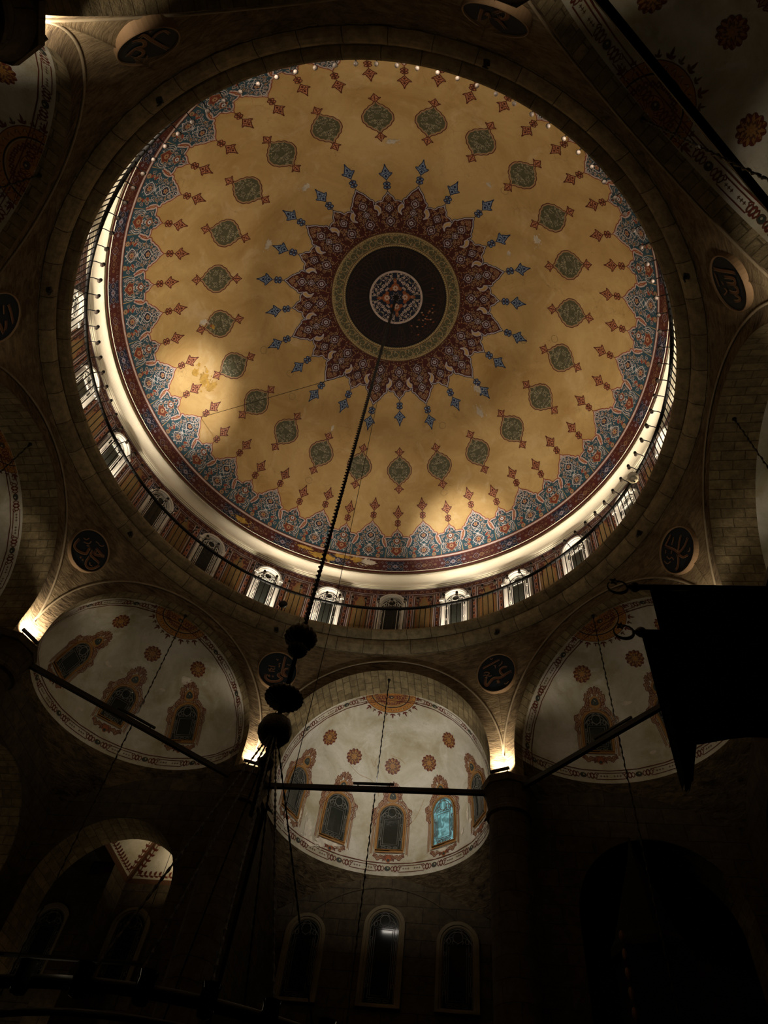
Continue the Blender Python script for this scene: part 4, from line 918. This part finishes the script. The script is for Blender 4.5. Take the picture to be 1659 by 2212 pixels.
# corner bays behind the diagonal half-domes: arch walls on the square of the hall
F0 = L2W(OCT)
def fw(X, Y, Z): return F0(np.array([float(X)]), np.array([float(Y)]), np.array([float(Z)]))[0]
def archwall(name, label, plane, c0, x0, x1, xc, r, zc, ztop, th, m):
    """wall with an arched opening; plane 'Y' = runs along X at Y=c0, 'X' = runs along Y at X=c0"""
    T = (lambda u, d, z: fw(u, c0+d, z)) if plane == 'Y' else (lambda u, d, z: fw(c0+d, u, z))
    arc = [(xc-r*cos(a), zc+r*sin(a)) for a in np.linspace(0, pi, 33)]
    O = [(x0, 0), (xc-r, 0)]+arc+[(xc+r, 0), (x1, 0), (x1, ztop), (x0, ztop)]
    tr = tessellate_polygon([[Vector((a, b, 0)) for a, b in O]]); g = Geo()
    for d in (0, th): g.add([T(a, d, b) for a, b in O], [tuple(t) for t in tr], m, [(a, b) for a, b in O])
    S = [(xc-r, 0)]+arc+[(xc+r, 0)]; L = np.concatenate([[0], np.cumsum([hypot(S[i+1][0]-S[i][0], S[i+1][1]-S[i][1]) for i in range(len(S)-1)])])
    g.grid(np.array([[T(a, d, b) for a, b in S] for d in (0, th)]), M_BARREL, np.array([[(d, l) for l in L] for d in (0, th)]))
    return ST(g.build(name), label, 'wall')
for k, sx, side in ((7, -1, 'lower left'), (1, 1, 'lower right')):
    archwall('wall_%s_front' % ('left' if sx < 0 else 'right'), 'dark wall with a wide arched opening under the %s half-dome' % side, 'Y', 9.0, sx*3.05, sx*9.2, sx*6.73, 1.88, 9.85, 13.4, 1.0, M_WALL)
    archwall('wall_%s_side' % ('left' if sx < 0 else 'right'), 'dark side wall with an arched opening under the %s half-dome' % side, 'X', sx*9.0, 3.05, 9.2, 6.5, 1.88, 9.85, 13.4, sx*1.0, M_WALL)
for k in (1, 3, 5, 7):
    W = L2W(45*k+OCT); ps = np.linspace(-pi/2, pi/2, 49); Lr = np.minimum(3.13/np.cos(pi/4-np.abs(ps)), 4.5); g = Geo(); rows = []
    for f in np.linspace(0, 1, 5):
        r = HR+(Lr-HR)*f; rows.append(W(r*np.sin(ps), 8.3+r*np.cos(ps), HZ-.12-.75*(r-HR)))
    g.grid(np.stack(rows), M_FACE); ST(g.build('squinch', smooth=True), 'plain plaster under the rim of the %s half-dome' % BAYN[k], 'squinch')
# side aisle seen through the lower left arch: back wall, two windows, painted cove vault
g = Geo(); quadwall(g, fw(-12.4, 12, 0), fw(-3.05, 12, 0), 0, 13, M_WALL); ST(g.build('wall_aisle_back'), 'back wall of the side aisle seen through the lower left arch', 'wall')
g = Geo(); quadwall(g, fw(-7.62, 11.0, 0), fw(-7.62, 12, 0), 0, 11.55, M_WALL); quadwall(g, fw(-8.3, 11.0, 0), fw(-7.62, 11.0, 0), 0, 11.55, M_WALL); ST(g.build('wall_aisle_pier'), 'pier between the two windows of the side aisle', 'wall')
g = Geo(); g.add([fw(-12.4, 10, 11.6), fw(-7.64, 10, 11.6), fw(-7.64, 12, 11.6), fw(-12.4, 12, 11.6)], [(0, 1, 2, 3)], M_WALL); ST(g.build('ceiling'), 'flat dark ceiling over the far part of the side aisle', 'ceiling')
for i, X in enumerate((-9.35, -6.95)):
    window(lambda x, y, off, X=X: F0(np.asarray(x)+X, 12-np.asarray(off), y), .82, 8.85, 10.72, fw(X, 12, 8.8), 'dark arched window at the %s of the side aisle behind the lower left arch' % ('left', 'right')[i], M_STONEF, M_LEAD, M_GLASS2, fw=.14, th=.08, tr=.009)
g = Geo(); bag = Bag(g); q = .7071
mA = lambda x, y, off: F0(-7.62+np.asarray(x), 12-np.asarray(y)*q-np.asarray(off)*q, 11.55+np.asarray(y)*q-np.asarray(off)*q)
mB = lambda x, y, off: F0(-7.62+np.asarray(y)*q+np.asarray(off)*q, 12-np.asarray(x), 11.55+np.asarray(y)*q-np.asarray(off)*q)
for mp, ln in ((mA, 4.5), (mB, 2.0)):
    p = Paint(mp, .006); p.fill([(0, 0), (ln, 0), (ln, 2.8), (min(2.8*q, ln), 2.8 if ln > 2 else 2.83)], M_HALF, 0)
    p.fill([(.0, 0), (ln, 0), (ln, .13), (.13, .13)], P_BRWN, 1); p.fill([(0, 0), (1.98, 2.8), (2.08, 2.8), (.16, .08)], P_BRWN, 1)
    for i in range(14):
        x = .42+.15*i; p.leaf(x, .23, 1.0, .15, .08, P_DKRED, 1.5); p.leaf(x, .23, -.4, .13, .07, P_DKRED, 1.5)
        y = .30+.15*i; bx = y*q+.20
        if bx < ln-.1 and y < 2.6: p.leaf(bx, y, 1.9, .15, .08, P_DKRED, 1.5); p.leaf(bx, y, .3, .13, .07, P_DKRED, 1.5)
    p.line([(.3, .22), (ln, .22)], .02, P_DKRED, 1.4); p.line([(.36, .24), (1.98+.18, 2.8)], .02, P_DKRED, 1.4)
    bag.take(p)
ST(g.build('aisle_vault'), 'lit cream cove vault with brown leaf borders in the side aisle', 'vault')
t = empty('tie_beam', fw(-6.73, 9.1, 8.3), 'thin black tie beam across the lower left side arch', 'beam'); g = Geo(); g.tube([fw(-8.6, 9.1, 8.3), fw(-4.86, 9.1, 8.3)], .055, M_IRON, 8); g.build('beam', t)
t = empty('hanging_wire', fw(-6.2, 11.2, 12.35), 'thin wire hanging from the lit side aisle vault', 'wire'); g = Geo(); g.tube([fw(-6.2, 11.2, 12.38), fw(-6.2, 11.2, 6)], .008, M_IRON, 5); g.build('wire', t)
# outer hall
g = Geo(); g.add([(-16, -16, 0), (16, -16, 0), (16, 16, 0), (-16, 16, 0)], [(0, 1, 2, 3)], M_CARPET); ST(g.build('floor'), 'dark carpeted floor of the hall', 'floor')
for nme, A, B in (('front', (-13, 13), (13, 13)), ('right', (13, 13), (13, -13)), ('rear', (13, -13), (-13, -13)), ('left', (-13, -13), (-13, 13))):
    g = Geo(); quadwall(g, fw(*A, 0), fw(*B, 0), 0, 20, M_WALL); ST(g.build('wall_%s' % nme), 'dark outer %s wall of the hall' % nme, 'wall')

# ------------------------------------------------------------------ calligraphy roundels on the pendentives
CALLIG = [[[0.064,[[0.11,0.49],[0.11,0.34],[0.13,0.11],[0.14,-0.03],[0.19,-0.1],[0.27,-0.12],[0.33,-0.09]]],[0.058,[[0.3,0.13],[0.22,0.1],[0.19,0.02],[0.22,-0.06],[0.28,-0.09]]],[0.07,[[0.13,-0.07],[0.05,-0.15],[0.13,-0.2],[0.19,-0.22],[0.16,-0.29],[0.04,-0.37],[-0.12,-0.41],[-0.23,-0.38],[-0.29,-0.32],[-0.28,-0.22]]],[0.052,[[-0.22,-0.23],[-0.16,-0.27]]],[0.052,[[-0.1,-0.25],[-0.07,-0.22]]],[0.021,[[-0.3,0.05],[-0.21,0.06],[-0.1,0.07]]],[0.021,[[-0.25,-0.11],[-0.17,-0.09],[-0.07,-0.07]]],[0.019,[[-0.28,-0.04],[-0.22,-0.07],[-0.2,-0.0],[-0.13,-0.03],[-0.1,0.03]]],[0.019,[[-0.01,0.11],[0.02,0.12],[-0.02,0.2],[0.03,0.24]]],[0.016,[[-0.13,0.33],[-0.09,0.3],[-0.08,0.34]]],[0.019,[[0.25,-0.34],[0.32,-0.33]]],[0.016,[[0.22,0.27],[0.27,0.25],[0.3,0.28]]]],[[0.052,[[-0.38,0.24],[-0.28,0.27],[-0.1,0.31],[0.16,0.38]]],[0.058,[[0.35,0.07],[0.25,0.1],[0.14,0.06],[0.14,-0.05],[0.22,-0.14]]],[0.07,[[0.46,-0.09],[0.3,-0.12],[0.24,-0.15],[0.09,-0.19],[-0.04,-0.16],[-0.13,-0.17],[-0.23,-0.25],[-0.32,-0.32],[-0.36,-0.26],[-0.36,-0.2],[-0.33,-0.1]]],[0.052,[[0.01,-0.23],[0.05,-0.32],[-0.02,-0.3]]],[0.019,[[0.24,0.3],[0.2,0.22],[0.11,0.17]]],[0.019,[[0.19,-0.39],[0.24,-0.42],[0.32,-0.37]]],[0.019,[[-0.36,0.09],[-0.28,0.1],[-0.19,0.04],[-0.26,-0.01],[-0.2,-0.05],[-0.14,-0.05]]],[0.019,[[-0.39,0.01],[-0.31,0.02],[-0.29,-0.1],[-0.35,-0.05]]],[0.016,[[-0.03,0.26],[0.01,0.2],[0.03,0.24],[-0.0,0.14]]],[0.016,[[-0.11,0.49],[-0.08,0.45],[-0.04,0.48]]]],[[0.064,[[-0.43,-0.01],[-0.43,-0.17],[-0.38,-0.27],[-0.26,-0.28],[-0.13,-0.23],[-0.03,-0.15],[-0.04,-0.07],[-0.06,0.03],[0.0,-0.0]]],[0.07,[[0.07,0.18],[0.16,0.18],[0.32,0.18],[0.39,0.2],[0.3,0.12],[0.16,0.03],[0.11,0.12]]],[0.064,[[0.06,0.06],[0.08,-0.06],[0.18,-0.07],[0.32,-0.05],[0.43,-0.04]]],[0.058,[[0.1,-0.12],[0.12,-0.29],[0.19,-0.38],[0.31,-0.37],[0.41,-0.25],[0.46,-0.08]]],[0.047,[[-0.09,-0.34],[-0.04,-0.33]]],[0.047,[[-0.0,-0.34],[0.05,-0.34]]],[0.021,[[-0.37,0.1],[-0.29,0.13],[-0.26,0.22]]],[0.021,[[-0.3,0.03],[-0.23,0.06],[-0.16,0.11],[-0.16,0.21]]],[0.021,[[-0.17,0.03],[-0.1,0.07]]],[0.019,[[-0.06,0.31],[0.03,0.33],[0.09,0.32],[0.17,0.37],[0.17,0.42]]],[0.019,[[0.21,-0.24],[0.27,-0.28],[0.33,-0.25]]]],[[0.043,[[0.11,0.44],[-0.2,0.37]]],[0.032,[[0.14,0.32],[0.07,0.27],[-0.03,0.22]]],[0.048,[[0.34,0.17],[0.19,0.08],[-0.0,-0.07]]],[0.053,[[0.44,-0.05],[0.24,-0.12],[0.01,-0.1],[-0.05,0.07],[-0.19,0.35]]],[0.053,[[-0.02,-0.14],[0.03,-0.29],[0.17,-0.37]]],[0.059,[[-0.04,-0.1],[-0.13,-0.24],[-0.26,-0.34],[-0.35,-0.34]]],[0.019,[[0.33,-0.28],[0.28,-0.33],[0.22,-0.31]]],[0.019,[[-0.25,0.28],[-0.31,0.22]]],[0.019,[[-0.12,0.11],[-0.19,0.07]]],[0.019,[[-0.33,0.14],[-0.31,0.02],[-0.23,-0.01],[-0.22,-0.11]]],[0.019,[[-0.47,0.12],[-0.43,-0.02],[-0.32,-0.06]]]],[[0.063,[[0.25,0.43],[0.25,0.21],[0.27,-0.05],[0.29,-0.33]]],[0.063,[[0.13,0.1],[0.15,-0.08],[0.15,-0.24],[0.08,-0.25],[0.03,-0.18],[-0.0,0.05]]],[0.063,[[0.01,-0.18],[-0.04,-0.28],[-0.12,-0.26],[-0.16,-0.16],[-0.16,0.03]]],[0.051,[[-0.19,-0.13],[-0.24,-0.29],[-0.31,-0.23],[-0.35,-0.06]]],[0.025,[[0.15,0.43],[0.04,0.4],[-0.12,0.36]]],[0.02,[[0.01,0.24],[-0.04,0.19],[-0.03,0.23]]],[0.02,[[-0.12,0.19],[-0.18,0.12],[-0.29,0.26]]]],[[0.074,[[-0.06,-0.4],[-0.16,-0.4],[-0.15,-0.17],[-0.14,0.07],[-0.15,0.46]]],[0.074,[[0.08,-0.42],[-0.01,-0.36],[-0.05,-0.22],[0.04,-0.08],[0.11,-0.14],[0.21,-0.17],[0.41,-0.1]]],[0.066,[[0.15,-0.17],[0.14,0.03],[0.23,0.14],[0.38,0.1]]],[0.05,[[-0.17,-0.15],[-0.32,-0.2],[-0.44,-0.15],[-0.44,0.03]]],[0.03,[[-0.26,-0.38],[-0.31,-0.39]]],[0.03,[[0.28,0.34],[0.19,0.25]]]],[[0.07,[[0.07,-0.26],[-0.04,-0.49],[-0.13,-0.48],[-0.15,-0.27],[-0.08,-0.12],[-0.03,-0.26]]],[0.07,[[0.03,-0.02],[-0.03,-0.06],[-0.09,0.01],[-0.23,0.21]]],[0.052,[[0.26,-0.24],[0.26,0.08],[0.24,0.35]]],[0.044,[[0.18,-0.02],[0.15,-0.17],[0.09,0.03]]]],[[0.058,[[-0.27,0.23],[-0.09,0.3],[0.23,0.38]]],[0.073,[[0.07,-0.12],[0.14,-0.02],[0.4,0.11]]],[0.066,[[0.1,0.17],[0.22,0.17],[0.34,0.15]]],[0.029,[[-0.36,-0.09],[-0.18,-0.05]]],[0.029,[[-0.28,0.1],[-0.07,0.11]]]]]
for i, (az, wh) in enumerate([(-21.6, 'behind the chandelier rod, left of the front half-dome'), (24.4, 'right of the front half-dome'), (-66.8, 'above the dim lower left half-dome'), (68.2, 'above the black banners at right'), (113.2, 'at the right edge above the right arch'), (-158.6, 'at upper left corner of the ring'), (158.2, 'at the top right of the ring'), (-111.8, 'cut by the left edge of the picture')]):
    a = rad(az); n_ = np.array([sin(a), cos(a), 0]); t_ = np.array([cos(a), -sin(a), 0]); tl = rad(15); u_ = np.array([0, 0, 1])*cos(tl)-n_*sin(tl); o_ = -(n_*cos(tl)+np.array([0, 0, 1])*sin(tl)); c = pier(az, 8.22 if i not in (5, 6) else 8.13, 15.72)
    r = empty('roundel', c, 'dark navy calligraphy roundel '+wh, 'roundel', 'calligraphy roundels on the pendentives')
    mpd = lambda x, y, off: c+np.asarray(x, float)[..., None]*t_+np.asarray(y, float)[..., None]*u_+np.asarray(off, float)[..., None]*o_
    g = Geo(); N_ = 40; A_ = np.linspace(0, 2*pi, N_+1)
    g.grid(np.stack([mpd(q*np.cos(A_), q*np.sin(A_), np.full(N_+1, d)) for q, d in ((.56, -.15), (.56, .02), (.001, .02))]), M_NAVY); g.build('board', r)
    g = Geo(); g.grid(np.stack([mpd(q*np.cos(A_), q*np.sin(A_), np.full(N_+1, d)) for q, d in ((.59, -.15), (.59, .05), (.58, .06), (.562, .05), (.562, .0))]), M_RIMGOLD); g.build('rim', r)
    g = Geo(); p = Paint(mpd, .03); R = random.Random(i)
    for w_, pts in CALLIG[i]:
        C = crv(pts, 5) if len(pts) > 2 else np.array([pts[0], [(pts[0][0]+pts[1][0])/2, (pts[0][1]+pts[1][1])/2], pts[1]])
        p.line(C, w_, M_GOLD, 1.2, taper=len(pts) > 2); nn = normals(C, False)
        for s_ in (-1, 1): p.line(C+nn*s_*w_*.45, .012, M_RIMGOLD if s_ < 0 else M_GOLD, 1.4)
    Bag(g).take(p); g.build('calligraphy', r)

# ------------------------------------------------------------------ chandelier: openwork rod, knobs, cables and ring
ch = empty('chandelier', (0, 0, CZ+R0), 'tall dark chandelier hanging from the crown of the dome, with fluted bowls and fanned cables', 'chandelier')
Z = np.arange(CZ+R0-.02, 9.45, -.06)
g = Geo()
for s in (0, pi): g.tube([[.036*cos(s+i*1.57), .036*sin(s+i*1.57), z] for i, z in enumerate(Z)], .018, M_IRON, 5)
g.tube([[0, 0, Z[0]], [0, 0, Z[-1]]], .014, M_IRON, 5); g.build('rod', ch)
def fluted(prof, n, amp, zc_):
    P = np.zeros((len(prof), n*6+1, 3)); A = np.linspace(0, 2*pi, n*6+1)
    for i, (r, z) in enumerate(prof):
        q = r*(1+amp*np.abs(np.sin(A*n/2))-amp); P[i, :, 0] = q*np.sin(A); P[i, :, 1] = q*np.cos(A); P[i, :, 2] = zc_+z
    return P
g = Geo(); g.grid(fluted([(.03, .22), (.12, .20), (.23, .10), (.265, .0), (.23, -.08), (.13, -.13), (.08, -.16), (.14, -.20), (.16, -.27), (.11, -.34), (.03, -.38)], 16, .12, 9.32), M_BRONZE); g.build('fluted_knob', ch, True)
g = Geo(); g.grid(fluted([(.03, .10), (.14, .08), (.25, .02), (.285, -.04), (.26, -.09), (.15, -.13), (.05, -.16)], 22, .10, 8.16), M_BRONZE); g.build('fluted_bowl', ch, True)
g = Geo(); g.grid(fluted([(.02, .26), (.10, .22), (.20, .13), (.235, .0), (.22, -.10), (.16, -.18), (.08, -.22), (.05, -.28), (.02, -.3)], 8, .05, 7.56), M_BRONZE); g.build('globe', ch, True)
g = Geo(); g.tube([(0, 0, 9.0), (0, 0, 6.3)], .035, M_IRON, 8); g.lathe([(.03, 7.3), (.06, 7.25), (.04, 7.2), (.07, 7.12), (.11, 7.06), (.10, 7.0), (.05, 6.94), (.045, 6.7), (.03, 6.6), (.02, 6.3), (0, 6.28)], M_BRONZE, 14); g.build('spindle', ch, True)
RC, ZR_ = 2.45, 3.5
for i, az in enumerate((180, 172, 160, 149, 330, 0, 30)):
    e = pol(az, RC, ZR_); g = Geo(); s0 = pol(az, .12, 7.42); m_ = 40
    g.tube([s0+(e-s0)*t for t in np.linspace(0, 1, m_*3)], .012+.005*np.sin(np.arange(m_*3)*1.9), M_IRON, 5); g.build('cable', ch)
g = Geo(); g.tube([pol(a, RC, ZR_) for a in range(0, 360, 5)], .045, M_IRON, 8, closed=True); g.tube([pol(a, RC-.35, ZR_-.05) for a in range(0, 360, 5)], .025, M_IRON, 6, closed=True); g.build('lower_ring', ch, True)
for i in range(36):
    c = pol(10*i, RC+.04, ZR_); g = Geo(); g.lathe([(.02, -.10), (.05, -.09), (.065, -.02), (.06, .06), (.07, .10)], M_GLASS, 12, c=c); o = g.build('glass_cup', ch, True)
t = empty('hanging_wire', (.35, .25, 26.55), 'thin wire hanging beside the chandelier rod', 'wire'); g = Geo(); g.tube([(.10, .05, 26.58), (.35, .25, 9.8), (.32, .25, 6.5)], .006, M_IRON, 5); g.build('wire', t)
s0 = dome_map(np.array([rad(-67.5)*R0*sin(8.5/R0)]), np.array([-8.5]), np.array([0.02]))[0]
t = empty('guy_wire', s0, 'thin taut wire from the chandelier rod to the left side of the dome', 'wire'); g = Geo(); g.tube([s0, (0, 0, 20.2)], .008, M_IRON, 5); g.build('wire', t)

# ------------------------------------------------------------------ black banners on staffs, and the pulpit spire
def banner(y, ztip, xt, ztop_l, xc, zb_l, xb, x1, label, n=30, xr=None):
    t = empty('banner', (x1, y, 0), label, 'banner', 'black banners on staffs')
    g = Geo(); g.tube([(xt+.14, y, ztip), (x1, y, ztip)], .035, M_WOOD, 8); g.tube([(x1, y, 0), (x1, y, ztip+.2)], .05, M_WOOD, 8); g.build('staff', t, True)
    g = Geo(); g.ball((xt+.20, y, ztip), .065, M_BRONZE, 12, 8); g.tube([(xt+.10, y, ztip), (xt+.34, y, ztip)], .022, M_BRONZE, 6)
    g.tube([(xt-.06+.115*cos(a), y+.115*sin(a)*.95, ztip+.0) if False else (xt-.0+.115*cos(a), y, ztip+.115*sin(a)) for a in np.linspace(2.35, 2.35+5.6, 24)], np.concatenate([np.linspace(.006, .022, 12), np.linspace(.022, .006, 12)]), M_BRONZE, 6)
    st = [((.06 if i % 2 == 0 else .025)*cos(pi*i/5), (.06 if i % 2 == 0 else .025)*sin(pi*i/5)) for i in range(10)]
    V = [(xt-.02+a, y-.012, ztip+.10+b) for a, b in st]+[(xt-.02+a, y+.012, ztip+.10+b) for a, b in st]
    g.add(V, [tuple(range(10)), tuple(range(19, 9, -1))]+[(i, (i+1) % 10, 10+(i+1) % 10, 10+i) for i in range(10)], M_BRONZE); g.build('crescent_finial', t, True)
    g = Geo(); rows = []
    for f in np.linspace(0, 1, 14):
        r = []
        for s in np.linspace(0, 1, n):
            xl = xc+(xb-xc)*f; zl = ztop_l+(zb_l-ztop_l)*f
            r.append((xl+((x1-.05 if xr is None else x1-.05+(xr-x1+.05)*f**.16)-xl)*s, y+.05*sin(s*17+f*2)*(.3+f), zl+.03*sin(s*9)*f))
        rows.append(r)
    Pf = np.array(rows); g.grid(Pf, M_CLOTH); g.grid(Pf+[0, .012, 0], M_CLOTH); g.build('cloth', t, True)
banner(-2.0, 8.28, 4.36, 8.24, 4.73, 6.06, 4.64, 8.4, 'upper black banner with crescent finial, hanging at the right edge')
banner(-1.6, 7.93, 4.42, 7.90, 4.62, 5.85, 4.60, 8.4, 'lower black banner with crescent finial, behind the upper one', xr=4.69)
t = empty('pulpit', (5.9, 6.4, 0), 'dark tall pulpit canopy with a pointed spire near the right column', 'pulpit')
g = Geo(); g.lathe([(.0, 10.3), (.06, 10.0), (.10, 9.8), (.30, 9.2), (.62, 8.2), (.72, 8.05), (.72, 7.9)], M_WOOD, 8, c=(5.9, 6.4, 0)); g.build('spire', t)
g = Geo(); g.box((5.9, 6.4, 6.6), (1.15, 1.15, 2.6), M_WOOD); g.build('canopy', t)
g = Geo(); g.box((5.9, 6.4, 2.65), (1.3, 1.3, 5.3), M_WOOD); g.build('body', t)
g = Geo()
for i in range(9): g.ball((5.30, 5.8, 5.6+.3*i), .07, M_GILT, 8, 6, (.7, .5, 1.5))
g.build('gilt_carving', t)
